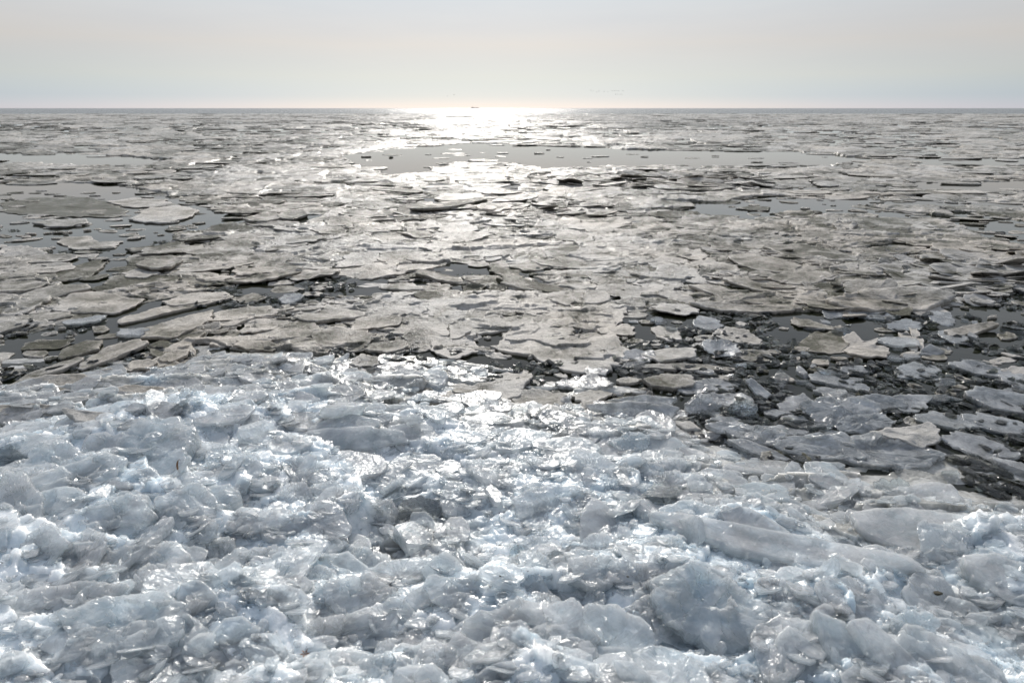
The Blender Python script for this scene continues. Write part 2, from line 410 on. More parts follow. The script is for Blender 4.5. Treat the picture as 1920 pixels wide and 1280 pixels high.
# ------------------------------------------------------------------ traced floes on the water
GF = "ice floes drifting in the pack"
def F(label, short, poly, **k):
    return traced("ice_floe", label, "ice floe", poly, group=GF, short=short, **k)
F("large white jagged floe beside a small triangular puddle in the middle of the pack", "the large white jagged floe",
  [950,613,1000,606,1045,612,1075,626,1130,616,1150,630,1162,650,1182,662,1160,676,1130,692,1108,702,1060,694,1000,672,950,655,922,652,950,635], tone=.72, thick=.05, lift=.035, rough=.07, relief=.012)
F("broad oval grey pan with a granular surface and a dark crack under its near rim", "the broad granular oval pan",
  [972,478,1010,462,1080,453,1180,452,1260,460,1292,474,1240,490,1180,499,1090,503,1010,497], tone=.30, thick=.06, lift=.05, rough=.03)
F("very large smooth dark grey pan with a pale left shoulder beside open water", "the very large smooth dark pan",
  [1565,420,1600,408,1700,408,1760,415,1820,430,1852,448,1800,459,1700,457,1650,446,1600,432], tone=.06, thick=.05, lift=.04, rough=.025)
F("lens shaped grey pan with a paler rim tucked under the very large dark pan", "the lens shaped grey pan",
  [1432,462,1500,457,1570,470,1612,485,1600,495,1560,498,1500,490], tone=.22, thick=.05, lift=.06, tilt=3, rough=.03)
F("pointed oval pan lying against the lens shaped grey pan's near side", "the pointed oval pan",
  [1362,480,1400,475,1450,482,1502,498,1480,512,1420,508,1385,495], tone=.3, thick=.05, lift=.05, tilt=3, rough=.03)
F("smooth pale oval pan among the curved shingled slabs", "the smooth pale oval pan",
  [1437,520,1470,510,1550,508,1562,518,1530,531,1480,533], tone=.42, thick=.05, lift=.06, tilt=3, rough=.03)
F("long curved pale slab sweeping down beneath the smooth oval pan", "the long curved pale slab",
  [1355,522,1400,518,1460,532,1522,548,1490,554,1420,545], tone=.48, thick=.05, lift=.05, tilt=5, rough=.04)
F("curved ribbon of ice trailing left of the long curved pale slab", "the curved ribbon of ice",
  [1288,533,1340,535,1420,556,1480,565,1440,572,1350,558], tone=.44, thick=.05, lift=.05, tilt=6, rough=.04)
F("narrow brown tinged slab squeezed against the dark trench of broken ice", "the narrow brown tinged slab",
  [1290,566,1360,568,1440,575,1505,576,1450,586,1350,582], tone=.42, thick=.06, lift=.06, tilt=8, rough=.04)
F("wide dirty white slab heaped on the far bank of the dark trench", "the wide dirty white slab",
  [1548,560,1620,542,1700,535,1780,546,1792,560,1740,576,1650,581,1580,576], tone=.5, thick=.10, lift=.11, tilt=8, rough=.06, relief=.016)
F("thin slab with a shadowed hollow under it, near the pressure ridge", "the thin hollow slab",
  [1635,497,1700,494,1790,497,1792,506,1740,514,1680,510], tone=.45, thick=.04, lift=.08, tilt=6, rough=.05)
F("wedge shaped pale floe next to the pressure ridge's left foot", "the wedge shaped pale floe",
  [1718,478,1760,475,1815,484,1820,492,1770,492,1730,488], tone=.5, thick=.05, lift=.06, tilt=4, rough=.04)
F("small white floe with a ragged lower edge lying in dark slush", "the small ragged white floe",
  [1337,622,1360,613,1400,618,1430,635,1428,648,1390,645,1355,635], tone=.8, thick=.03, lift=.03, tilt=6)
F("white butterfly shaped floe frozen to a dark glassy plate", "the white butterfly shaped floe",
  [1578,628,1600,622,1620,640,1648,632,1640,655,1600,665,1575,660,1590,645], tone=.85, thick=.03, lift=.03, tilt=5)
F("dark glassy plate under the white butterfly shaped floe", "the dark glassy plate",
  [1500,640,1530,622,1580,622,1592,645,1575,662,1530,662,1490,655], tone=-.1, thick=.02, lift=.012)
F("white splinter lying diagonally in dark slush, crossing its twin", "the diagonal white splinter",
  [1702,612,1712,606,1733,640,1730,652,1718,645], tone=.85, thick=.03, lift=.03, rough=.1)
F("stubby white splinter beneath the diagonal one", "the stubby white splinter",
  [1680,618,1692,612,1708,632,1722,652,1712,658,1694,640], tone=.85, thick=.03, lift=.02, rough=.1)
F("slim pale spindle shaped floe at the edge of the glinting rubble", "the slim pale spindle shaped floe",
  [1768,620,1800,612,1860,603,1872,609,1830,624,1785,630], tone=.6, thick=.05, lift=.06, tilt=10)
F("bright white slab resting on the large grey slab over black water", "the bright white slab",
  [1633,811,1680,800,1740,794,1764,804,1760,828,1730,836,1690,829], tone=.95, thick=.03, lift=.075, tilt=8, relief=.01)
F("large translucent grey slab hanging over black water at the heap's edge", "the large translucent grey slab",
  [1462,830,1480,814,1540,810,1650,813,1720,828,1778,850,1765,868,1700,877,1640,873,1560,861,1490,852], tone=.26, thick=.05, lift=.05, tilt=5, relief=.012, mat=M_BLOCK, kindr='rough')
F("arched clear slab with a frosty lip above the large grey slab", "the arched clear slab",
  [1498,758,1540,738,1600,743,1650,757,1657,774,1600,790,1560,802,1530,787], tone=.5, thick=.05, lift=.09, tilt=14, relief=.012, mat=M_BLOCK, kindr='rough')
F("grey scalloped slab tucked below the arched clear slab", "the grey scalloped slab",
  [1562,790,1590,778,1650,772,1680,782,1670,800,1620,812,1575,806], tone=.2, thick=.04, lift=.06, tilt=12, mat=M_BLOCK, kindr='rough')
F("thick pale slab standing on edge with a smooth milky face", "the thick milky slab",
  [1098,760,1180,752,1270,760,1274,774,1258,787,1200,784,1130,776], tone=.7, thick=.05, lift=.10, tilt=32, relief=.004, mat=M_BLOCK)
F("short pale slab stacked behind the thick milky slab", "the short pale slab",
  [1145,748,1200,740,1265,744,1264,756,1200,758], tone=.6, thick=.04, lift=.10, tilt=22, mat=M_BLOCK)
F("slim translucent slab sliding off the heap over a black gap", "the slim translucent slab",
  [1362,822,1400,826,1450,845,1487,863,1450,864,1400,847], tone=.45, thick=.03, lift=.05, tilt=8, mat=M_BLOCK)
F("dirty cream slab with a black notch under its left end", "the dirty cream slab",
  [1330,796,1370,788,1440,798,1472,812,1455,828,1420,830,1370,816], tone=.6, thick=.05, lift=.09, tilt=8, mat=M_BLOCK, kindr='rough')
F("short stick of ice leaning up out of the slush", "the leaning stick of ice",
  [1397,713,1409,707,1447,740,1438,750,1415,735], tone=.4, thick=.03, lift=.07, tilt=20, mat=M_BLOCK)
F("glassy domed block full of white fractures beside a black pool", "the glassy domed block",
  [1280,757,1300,740,1330,739,1357,760,1330,770,1290,770], tone=.7, thick=.05, lift=.08, tilt=25, relief=.015, mat=M_BLOCK, kindr='rough')
F("rounded glassy lump right of the domed block", "the rounded glassy lump",
  [1366,765,1378,750,1400,746,1420,755,1418,772,1395,779,1372,777], tone=.15, thick=.05, lift=.08, tilt=25, relief=.015, mat=M_GLASS, kindr='rough')
F("tilted clear plank cut off by the photo's right edge", "the tilted clear plank",
  [1810,740,1830,722,1900,735,1925,745,1930,778,1860,768], tone=.45, thick=.05, lift=.06, tilt=14, mat=M_BLOCK)
F("small bright floe at the right edge above the black water", "the small bright edge floe",
  [1877,692,1900,686,1930,690,1930,712,1900,706], tone=.8, thick=.03, lift=.05, tilt=8)
F("faceted slab with a ribbed end near the black water", "the ribbed faceted slab",
  [1590,745,1640,738,1700,748,1707,760,1650,768,1600,762], tone=.45, thick=.05, lift=.07, tilt=16, mat=M_BLOCK)
F("long wet slab under the tilted clear plank", "the long wet slab",
  [1800,778,1850,775,1925,795,1930,815,1870,812,1820,798], tone=.2, thick=.03, lift=.03, tilt=5, mat=M_BLOCK)
F("dark triangular plate of clear ice set in the white heap", "the dark triangular plate",
  [1636,905,1690,893,1716,925,1737,945,1720,957,1680,945,1650,925], tone=-.2, thick=.02, lift=.055, tilt=6, mat=M_GLASS)
# left side
F("flat white slab with a clean pointed left end near the calm inlet", "the flat white slab of the inlet",
  [95,580,130,552,170,546,215,550,245,560,277,560,255,572,220,585,150,587], tone=.62, thick=.04, lift=.035, rough=.04)
F("beige lens of ice at the left frame edge below the inlet", "the beige lens of ice",
  [-20,530,60,525,92,531,70,540,30,546,-20,546], tone=.5, thick=.05, lift=.05, rough=.03)
F("beige slab with a dark puddle on its back slanting up from the left edge", "the slanting beige slab",
  [18,562,60,545,110,533,165,531,172,540,120,552,70,563], tone=.5, thick=.05, lift=.05, rough=.03, tilt=3)
F("brownish grey wedge floe jutting into the calm inlet", "the brownish wedge floe",
  [96,512,130,502,190,485,193,500,165,519,110,527], tone=-.05, thick=.05, lift=.03, rough=.05)
F("thin white floe on top of the brownish wedge floe", "the thin white floe",
  [28,505,70,495,130,492,142,503,90,511,40,513], tone=.7, thick=.02, lift=.05, rough=.06)
F("pale floe behind the thin white one, left of the inlet", "the pale floe behind it",
  [30,488,60,478,120,474,150,480,120,491,60,492], tone=.5, thick=.03, lift=.04, rough=.06)
F("small bright white floe on a dark pan's back at the inlet's near end", "the small bright white floe",
  [230,512,260,503,290,505,302,512,270,520,240,520], tone=.95, thick=.03, lift=.05)
F("dark granular pan at the near end of the calm inlet", "the dark granular pan",
  [190,530,210,520,240,515,330,519,335,533,260,539,210,539], tone=-.08, thick=.04, lift=.03, rough=.04)
F("pale ring shaped floe with a grey middle in the inlet", "the pale ring shaped floe",
  [102,453,130,445,170,443,186,454,227,452,200,465,140,469,120,461], tone=.55, thick=.02, lift=.02, rough=.08)
F("small round floe with a thick dark edge alone in calm water", "the lone round floe",
  [62,418,95,411,160,410,164,417,130,424,95,425], tone=.45, thick=.05, lift=.05, rough=.05)
F("bright fan shaped floe right of the lone round floe", "the bright fan shaped floe",
  [242,411,280,390,330,384,372,392,360,405,320,415,280,418], tone=.8, thick=.05, lift=.04, rough=.06)
F("white hook shaped floe behind the bright fan shaped floe", "the white hook shaped floe",
  [202,378,240,371,310,374,332,384,270,389,230,386], tone=.7, thick=.03, lift=.03, rough=.07)
F("wide smooth grey sheet of thin ice left of the fan shaped floe", "the wide thin grey sheet",
  [0,382,60,372,140,368,210,380,240,395,200,408,100,404,10,400], tone=-.15, thick=.02, lift=.012, rough=.06)
F("curled grey slab lifted clear of the inlet's right bank", "the curled grey slab",
  [253,498,280,488,320,482,342,490,320,503,280,504], tone=.25, thick=.03, lift=.08, tilt=-3, rough=.05, dish=.02)
F("thin brown edged slab on the inlet's right bank", "the thin brown edged slab",
  [238,466,300,460,340,451,347,458,310,467,250,471], tone=.0, thick=.05, lift=.05)
F("round bowl shaped pan with a raised rim", "the round bowl shaped pan",
  [456,410,490,402,520,401,528,409,500,416,470,416], tone=.3, thick=.05, lift=.06, rough=.03, dish=.02)
F("dark rimmed round pan right beside the bowl shaped pan", "the dark rimmed round pan",
  [518,406,540,396,570,394,578,403,550,412,530,412], tone=.15, thick=.05, lift=.06, rough=.03, dish=.02)
F("long beige slab with a broken left corner above a dark channel", "the long beige slab",
  [397,600,400,585,440,578,510,573,522,579,480,596,430,611,401,613], tone=.55, thick=.05, lift=.05, rough=.05)
F("large beige slab left of the broken corner, split by a crack", "the large beige slab",
  [264,632,270,614,330,597,394,582,396,600,360,618,320,634], tone=.5, thick=.05, lift=.05, rough=.05)
F("slender beige slab slanting beside a black channel", "the slender slanting slab",
  [145,684,200,650,260,634,281,640,240,661,190,681,150,694], tone=.5, thick=.05, lift=.05, rough=.04, tilt=4)
F("grey slab partly hidden behind the slender slanting slab", "the half hidden grey slab",
  [110,673,115,655,160,640,195,638,182,655,140,668], tone=.35, thick=.04, lift=.04, rough=.05)
F("thin sliver of ice reaching the heap at the left edge", "the thin sliver",
  [0,735,50,702,100,685,150,668,156,675,120,692,70,706], tone=.5, thick=.04, lift=.04, rough=.03)
F("black glassy plate full of bubbles by the dark channel", "the black bubbly plate",
  [277,650,300,639,340,645,346,660,310,673,285,668], tone=-.3, thick=.03, lift=.03)
F("pale triangular floe leaning on the black bubbly plate", "the pale triangular floe",
  [296,670,330,655,356,655,350,666,322,679,300,680], tone=.6, thick=.03, lift=.05, tilt=5)
F("small oval floe at the near bank of the dark channel", "the small oval floe",
  [234,686,250,675,280,672,297,680,280,689,245,691], tone=.6, thick=.03, lift=.05, tilt=5)
F("narrow strip floe between two black channels on the left", "the narrow strip floe",
  [215,600,280,580,360,562,430,552,436,557,380,572,300,590,225,607], tone=.5, thick=.04, lift=.03, rough=.05)
F("ragged white floe above the narrow strip floe", "the ragged white floe",
  [303,565,350,551,420,546,432,554,380,567,320,573], tone=.75, thick=.03, lift=.04)
F("grey slab running along the channel's far bank from the left edge", "the bank grey slab",
  [-20,610,50,592,130,583,140,590,60,606,-20,628], tone=.5, thick=.04, lift=.04)
# centre
F("long dark blade of ice curling out of the glare", "the long dark blade",
  [768,391,830,380,900,371,910,376,860,387,790,393], tone=.1, thick=.06, lift=.09, tilt=-2, rough=.04, dish=.02)
F("broad white sheet shining above the long dark blade", "the shining white sheet",
  [812,372,840,362,900,362,912,368,870,375,830,376], tone=.8, thick=.03, lift=.04)
F("striped slab tipped up out of a calm puddle", "the striped tipped slab",
  [778,512,788,504,850,517,908,519,902,526,840,529], tone=.3, thick=.07, lift=.07, tilt=8)
F("long dark slab tipped up right of the calm puddle", "the long dark tipped slab",
  [928,520,960,516,1010,529,1060,539,1080,545,1040,549,980,541,940,530], tone=.12, thick=.08, lift=.08, tilt=8)
F("small black wedge of ice standing in the calm puddle", "the small black wedge",
  [916,541,924,532,952,538,949,545,925,546], tone=-.3, thick=.05, lift=.05, tilt=20)
F("black chip of ice left of the small wedge in the puddle", "the black chip",
  [867,536,880,531,912,536,905,545,880,547,868,545], tone=-.3, thick=.05, lift=.05, tilt=20)
F("dark round lump at the left end of a shining floe", "the dark round lump",
  [774,553,790,546,820,547,830,555,815,562,785,560], tone=-.1, thick=.05, lift=.05, tilt=8)
F("shining oval floe in the puddle below the black wedge", "the shining oval floe",
  [838,558,880,546,940,547,948,556,900,567,870,571,850,567], tone=.8, thick=.03, lift=.03)
F("square cut white floe propped against a darker one", "the square cut white floe",
  [1092,558,1104,544,1136,547,1145,560,1120,571,1098,569], tone=.7, thick=.05, lift=.06, tilt=5)
F("granular floe left of the square cut floe", "the granular floe",
  [1028,562,1058,545,1094,544,1092,560,1064,572], tone=.5, thick=.04, lift=.04)
F("brown wet floe under the square cut white floe", "the brown wet floe",
  [1010,590,1030,572,1090,570,1110,580,1090,596,1040,600], tone=.0, thick=.04, lift=.03)
F("irregular white floe left of the triangular puddle", "the irregular white floe",
  [718,619,760,603,830,604,842,614,841,631,780,629,740,626], tone=.7, thick=.04, lift=.04)
F("small pentagonal floe touching the triangular puddle", "the small pentagonal floe",
  [843,612,870,606,882,620,862,633,844,635], tone=.6, thick=.04, lift=.05, tilt=3)
F("oval floe with a bright rim left of the irregular white floe", "the bright rimmed oval floe",
  [678,657,700,642,758,636,768,648,730,661], tone=.6, thick=.04, lift=.05, tilt=4)
F("clear pointed floe at the heap's far edge", "the clear pointed floe",
  [653,683,675,663,706,668,712,683,690,690], tone=.6, thick=.04, lift=.05, tilt=6)
F("rounded grey slab along the black slush right of centre", "the rounded grey slab",
  [1203,712,1240,700,1300,704,1302,722,1260,729,1215,723], tone=.4, thick=.05, lift=.05, tilt=5)
F("flat grey slab above the narrow pale strip", "the flat grey slab",
  [1198,663,1250,652,1300,654,1302,670,1240,677], tone=.45, thick=.04, lift=.04)
F("narrow pale strip of ice lying in olive slush", "the narrow pale strip",
  [1168,687,1280,682,1384,690,1372,695,1260,692], tone=.6, thick=.04, lift=.03, rough=.03)
F("small oval plate below the narrow pale strip", "the small oval plate",
  [1153,714,1175,706,1205,712,1190,718,1165,718], tone=.5, thick=.03, lift=.03)
F("dark raised slab crest in front of the wide open lead", "the dark raised crest",
  [1008,341,1050,331,1100,329,1152,334,1158,342,1100,346,1040,346], tone=.25, thick=.09, lift=.12, tilt=4)
F("little dark slab poking up below the raised crest", "the little dark poking slab",
  [954,408,990,397,1020,394,1016,404,980,411], tone=.05, thick=.07, lift=.09, tilt=6)
F("white scalloped floe right of the raised crest", "the white scalloped floe",
  [1020,350,1060,345,1110,348,1130,354,1080,360,1030,358], tone=.7, thick=.05, lift=.04)
F("smooth flat floe with a black cave under its near edge", "the caved flat floe",
  [1190,344,1250,340,1330,343,1380,350,1340,356,1250,354], tone=.25, thick=.05, lift=.10, rough=.03)
F("pale oval floe below the caved flat floe", "the pale cave floe",
  [1212,352,1260,350,1300,354,1290,362,1240,363], tone=.5, thick=.04, lift=.04)
F("clear dark oval floe floating alone in the right hand lead", "the clear dark oval floe",
  [1385,389,1420,386,1445,388,1440,394,1405,394], tone=-.2, thick=.04, lift=.03)
F("sparkling pebbled floe in the right hand lead", "the sparkling pebbled floe",
  [1452,402,1470,395,1510,394,1540,398,1520,406,1475,408], tone=.2, thick=.05, lift=.04, relief=.02)
F("crumpled bright knob of ice on the large dark pan's left shoulder", "the crumpled bright knob",
  [1560,420,1572,410,1590,412,1610,420,1590,430,1570,430], tone=.8, thick=.08, lift=.10, relief=.02, kindr='rough')

# ------------------------------------------------------------------ traced slabs and blocks of the shore heap
GB = "ice blocks heaped on the shore"
def B(label, short, poly, name="ice_block", **k):
    k.setdefault('mat', M_BLOCK); k.setdefault('kindr', 'rough'); k.setdefault('relief', .011); k.setdefault('thick', .08); k.setdefault('lift', .035); k.setdefault('tilt', 15)
    k.setdefault('rough', .08)
    return traced(name, label, name.replace('_', ' ').replace('plate', 'slab'), poly, group=GB if name == "ice_block" else "flat ice slabs shingled on the heap", short=short, on='heap', K=14, M=110, **k)
def BS(label, short, poly, **k):
    k.setdefault('kindr', 'pan'); k.setdefault('thick', .035); k.setdefault('relief', .006); k.setdefault('tilt', 10); k.setdefault('rough', .05); k.setdefault('lift', .03)
    return B(label, short, poly, name="ice_plate", **k)
BS("long flat slab edge pointing up right above the shadowed hollow", "the long flat slab edge", [343,779,400,760,474,747,480,757,420,773,360,787], tone=.6, tilt=25)
BS("flat pale slab behind the catkin block, overlapping its neighbours", "the flat pale slab", [113,764,150,768,270,777,274,789,200,793,140,787], tone=.6, mat=M_PAN)
BS("thin pale slab at the left edge of the shingled slabs", "the thin pale edge slab", [-10,760,60,755,128,764,130,775,60,780,-10,776], tone=.6, mat=M_PAN)
BS("clean white wedge slab at the left edge beside a clear dark lump", "the clean white wedge slab", [-10,811,40,810,62,820,30,833,-10,838], tone=.8)
BS("sandy brown stained slab on the shingled part of the heap", "the sandy stained slab", [200,735,235,722,290,722,330,735,320,752,260,758,215,750], tone=.45, mat=M_PAN)
BS("grey slab capping the shingle nearest the black channel", "the grey capping slab", [30,722,80,705,150,700,190,712,160,728,90,735,40,738], tone=.45, mat=M_PAN)
BS("bright wet slab shining right of the sandy stained slab", "the bright wet slab", [340,742,370,727,430,720,455,730,440,745,390,752,350,752], tone=.8, tilt=6)
BS("long clear ledge of layered ice running along the crest", "the long layered ledge", [553,832,580,806,680,797,762,808,772,826,700,840,610,845], tone=.6, tilt=30, thick=.06)
BS("slanted thick slab on the crest behind the long layered ledge", "the slanted crest slab", [690,770,740,758,830,762,860,775,820,790,740,790], tone=.65, tilt=20)
BS("pale slab with a sloping nose below the thick milky slab", "the sloping nosed slab", [1040,800,1100,790,1160,795,1170,808,1120,815,1060,815], tone=.6, tilt=12)
B("big lumpy bluish block with a brown catkin lying on its right side", "the catkin block", [140,852,170,815,240,795,290,778,330,773,360,800,364,845,330,885,250,917,215,905,190,880,150,872], tone=.62, thick=.14, relief=.03, lift=.05, tilt=22)
B("rounded clear block left of the catkin block", "the rounded left block", [33,882,60,835,120,820,150,840,130,870,90,906,45,906], tone=.45, thick=.1, tilt=20)
B("dark clear lump at the left edge under the white wedge slab", "the dark clear lump", [-10,838,20,830,42,850,35,872,5,882,-10,880], tone=.0, mat=M_GLASS, tilt=20)
B("fist sized frosty block right of the catkin", "the frosty fist sized block", [420,876,440,850,480,848,489,875,463,902,435,892], tone=.8, tilt=28)
B("rounded boulder of grey ice with a bright chipped lower rim", "the grey ice boulder", [143,960,200,925,268,922,292,958,262,1001,200,1010,155,988], tone=.4, thick=.12, relief=.022, tilt=24, lift=.05)
B("smooth pale flank of ice at the left edge", "the smooth pale flank", [-10,888,40,883,82,930,72,990,30,1012,-10,1014], tone=.6, thick=.1, tilt=20, relief=.01)
BS("long flat translucent slab lying across the lower left", "the long translucent slab", [105,1073,170,1040,260,1020,330,1013,352,1035,346,1062,280,1087,200,1094,130,1092], tone=.62, tilt=14, thick=.06, kindr='rough', relief=.010)
BS("wavy edged slab under the long translucent slab at the left edge", "the wavy edged slab", [-10,1122,60,1100,150,1090,240,1092,230,1112,120,1138,40,1158,-10,1163], tone=.68, tilt=20, thick=.05, kindr='rough', relief=.008)
BS("large cloudy grey slab with a sharp upright left edge", "the large cloudy grey slab", [103,1150,180,1118,300,1100,352,1130,342,1200,260,1232,152,1248,122,1190], tone=.25, tilt=12, thick=.06, kindr='rough', relief=.010)
BS("thin clear slab with a shadow beneath it right of the long translucent slab", "the thin shadowed slab", [350,1085,420,1068,482,1062,482,1090,420,1112,358,1132], tone=.45, tilt=22)
B("round sparkling nugget of white ice left of the glassy dome", "the sparkling nugget", [695,955,705,932,735,932,748,955,738,978,712,984], tone=.8, tilt=28, relief=.02)
B("smooth glassy dome of clear ice over a dark crevice", "the smooth glassy dome", [733,962,750,935,790,924,827,940,818,970,780,992,745,987], tone=.35, mat=M_GLASS, tilt=28, relief=.012)
B("bright feathery block left of the dark crevice", "the bright feathery block", [515,932,545,899,575,903,592,935,560,953,530,948], tone=.9, tilt=28)
B("mound of crushed clear ice with a curved bright right rim", "the curved rim block", [598,1092,650,1075,700,1077,742,1105,726,1132,680,1157,640,1162,610,1130], tone=.6, tilt=20, thick=.07)
B("bluish white wedge under the curved rim block", "the bluish white wedge", [573,1172,600,1155,645,1150,640,1180,600,1197,580,1192], tone=.85, tilt=24)
B("square dark blue cube of clear ice standing upright", "the dark blue cube", [1019,1045,1040,1028,1062,1035,1064,1098,1025,1096], tone=-.1, mat=M_GLASS, tilt=40, rough=.03, relief=.006)
BS("frosted slab with a straight left side against the dark blue cube", "the straight sided slab", [1064,1043,1140,1038,1222,1065,1219,1088,1150,1092,1076,1090], tone=.65, tilt=24, kindr='rough', relief=.008)
BS("very long smooth pale slab sloping down to the right", "the very long smooth slab", [1212,958,1290,962,1400,985,1550,1010,1700,1042,1745,1070,1620,1072,1480,1052,1350,1022,1260,987], tone=.72, tilt=10, thick=.05, rough=.03, relief=.006)
BS("short pointed slab lying on the very long smooth slab", "the short pointed slab", [1348,960,1400,948,1450,978,1483,1000,1430,1006,1370,987], tone=.75, tilt=14, thick=.03)
BS("broad flat pale slab reaching the right edge", "the broad flat pale slab", [1590,958,1700,950,1800,962,1930,985,1930,1060,1820,1056,1700,1030,1620,1000], tone=.72, tilt=8, thick=.05, rough=.03)
B("big angular block with a dark hollow under its left side", "the big angular block", [1220,1120,1230,1070,1290,1053,1380,1073,1432,1120,1454,1162,1420,1212,1350,1230,1290,1200,1240,1150], tone=.35, thick=.14, relief=.026, lift=.06, tilt=26)
BS("long smooth plank of ice running out of the bottom edge", "the long smooth plank", [1593,1162,1628,1153,1670,1190,1722,1240,1745,1300,1690,1300,1640,1230], tone=.6, tilt=22, roll=12, thick=.05, rough=.02)
BS("darker plank left of the long smooth plank", "the darker plank", [1525,1140,1588,1165,1636,1232,1685,1300,1600,1300,1550,1210], tone=.25, tilt=22, roll=10, thick=.05, rough=.03)
BS("broad bluish plank left of the darker plank", "the broad bluish plank", [1458,1185,1478,1170,1530,1210,1590,1300,1465,1300], tone=.35, tilt=22, roll=8, thick=.06, rough=.03)
BS("narrow plank right of the long smooth plank", "the narrow plank", [1700,1168,1730,1170,1792,1240,1850,1300,1775,1300,1730,1230], tone=.4, tilt=22, roll=14, thick=.04, rough=.03)
BS("stubby milky plank end near the bottom right", "the stubby milky plank end", [1790,1230,1830,1225,1880,1255,1900,1290,1840,1295,1800,1270], tone=.75, tilt=24, roll=14, thick=.04, rough=.03)
BS("smooth sloping slab at the right edge below the broad flat slab", "the smooth sloping edge slab", [1805,1042,1860,1035,1930,1060,1930,1125,1860,1112,1820,1082], tone=.6, tilt=14, thick=.05)
B("domed bluish block with a dark crown in the lower right shadows", "the domed bluish block", [1670,1160,1700,1140,1745,1145,1765,1170,1745,1195,1700,1200,1675,1185], tone=.1, tilt=24)
BS("slab dipping into shadow at the bottom edge left of centre", "the dipping bottom slab", [478,1264,560,1225,640,1214,702,1230,650,1300,500,1300], tone=.4, tilt=12, thick=.05)
B("blocky shelf of ice between the catkin block and the feathery block", "the blocky shelf", [290,935,350,915,430,905,455,925,420,950,350,968,300,962], tone=.4, tilt=20, thick=.07)
B("knobbly ice lump beside the dark hole on the left", "the knobbly lump", [385,1040,400,1010,430,1005,445,1030,425,1050,395,1052], tone=.6, tilt=28, thick=.05)
B("white glaring mass of ice in the middle of the left side", "the white glaring mass", [445,1040,480,1022,530,1020,555,1045,520,1065,465,1062], tone=.95, tilt=10, thick=.05)
B("grey fin of ice beside the black gap right of centre", "the grey fin", [1140,825,1180,808,1220,815,1215,840,1170,848], tone=.0, tilt=20, thick=.04)
B("glinting clear block on the rim of the black gap", "the glinting rim block", [1210,870,1245,855,1290,860,1285,880,1240,892], tone=.7, tilt=20, thick=.04)
B("rough crest of white ice at the bottom centre", "the rough bottom crest", [820,1230,870,1165,960,1130,1060,1120,1110,1160,1130,1230,1050,1300,880,1300], tone=.7, thick=.14, relief=.028, lift=.03, tilt=12)
# ------------------------------------------------------------------ open leads and density of the pack (outlines of the real patches of open water on the lake)
LEADS = [
 [1250,378,1500,385,1620,402,1400,415,1280,400],[1750,396,1960,416,1960,452,1860,446,1840,420],[-100,288,200,291,330,300,250,311,-100,306],[1700,299,1960,296,1960,312,1750,312],
 [-100,345,215,345,330,372,420,395,450,425,330,440,300,470,250,480,100,470,-100,470],
 [640,292,760,276,900,268,1100,277,1300,283,1500,285,1640,298,1560,311,1400,309,1200,312,1010,318,980,306,900,300,830,306,800,322,740,332,700,318,640,306],
 [-100,347,130,344,215,350,150,376,-100,388],[-100,400,60,404,260,424,330,420,420,398,450,405,400,425,300,432,240,440,100,432,-100,432],
 [-100,432,120,434,245,440,240,500,190,545,130,530,90,470,-100,480],[760,488,800,497,960,494,930,520,880,512,780,505],
 [868,650,905,628,952,626,930,652],[1150,612,1205,640,1195,668,1168,655],[1380,372,1470,368,1560,380,1700,400,1920,428,2000,470,1850,452,1760,415,1560,402,1440,408,1370,400],
 [1610,470,1680,452,1700,462,1760,470,1690,476],[1280,495,1330,498,1320,508,1280,505],[1290,525,1350,530,1345,537,1290,536],[680,535,760,530,840,535,1000,548,960,555,840,548,690,548],
 [860,500,940,480,960,500,930,520],[460,408,620,400,600,416,470,420],[1840,665,1900,672,1900,695,1850,690],[0,640,110,615,130,640,60,690,0,690],[1700,345,1920,340,1950,360,1720,356],[1480,372,1920,380,1920,392,1500,384]]
TRENCH = [[1150,600,1300,575,1550,588,1750,592,1930,505,2100,500,2100,935,1800,918,1650,905,1480,878,1330,815,1270,775,1180,700],
 [0,650,150,602,330,560,520,520,760,520,700,560,520,600,330,650,200,705,0,725],[600,655,720,640,880,660,1180,690,1280,735,1000,735,800,700,640,690]]
def in_poly(px, py, poly):
    P = np.array(poly, float).reshape(-1, 2); Q = np.roll(P, -1, 0); r = np.zeros(np.shape(px), bool)
    for (x1, y1), (x2, y2) in zip(P, Q):
        if y1 == y2: continue
        r ^= ((y1 > py) != (y2 > py)) & (px < (x2 - x1) * (py - y1) / (y2 - y1) + x1)
    return r
def zone(x, y):
    """0 packed, 1 open water, 2 dark trench of rubble, 3 shore heap"""
    px, py = to_px(x, y, 0.0)
    px = px + 14 * fbm(x * 2, y * 2, None, 301, 3); py = py + 30 / np.maximum(y, 2) * fbm(x * 1.5, y * 1.5, None, 302, 3)
    z = np.zeros(np.shape(x), int)
    for p in TRENCH: z[in_poly(px, py, p)] = 2
    for p in LEADS: z[in_poly(px, py, p)] = 1
    near = y < 4.6
    hb = np.full(np.shape(x), -1.0); hb[near] = base_h(x[near], y[near]); z[hb > 0.004] = 3
    return z

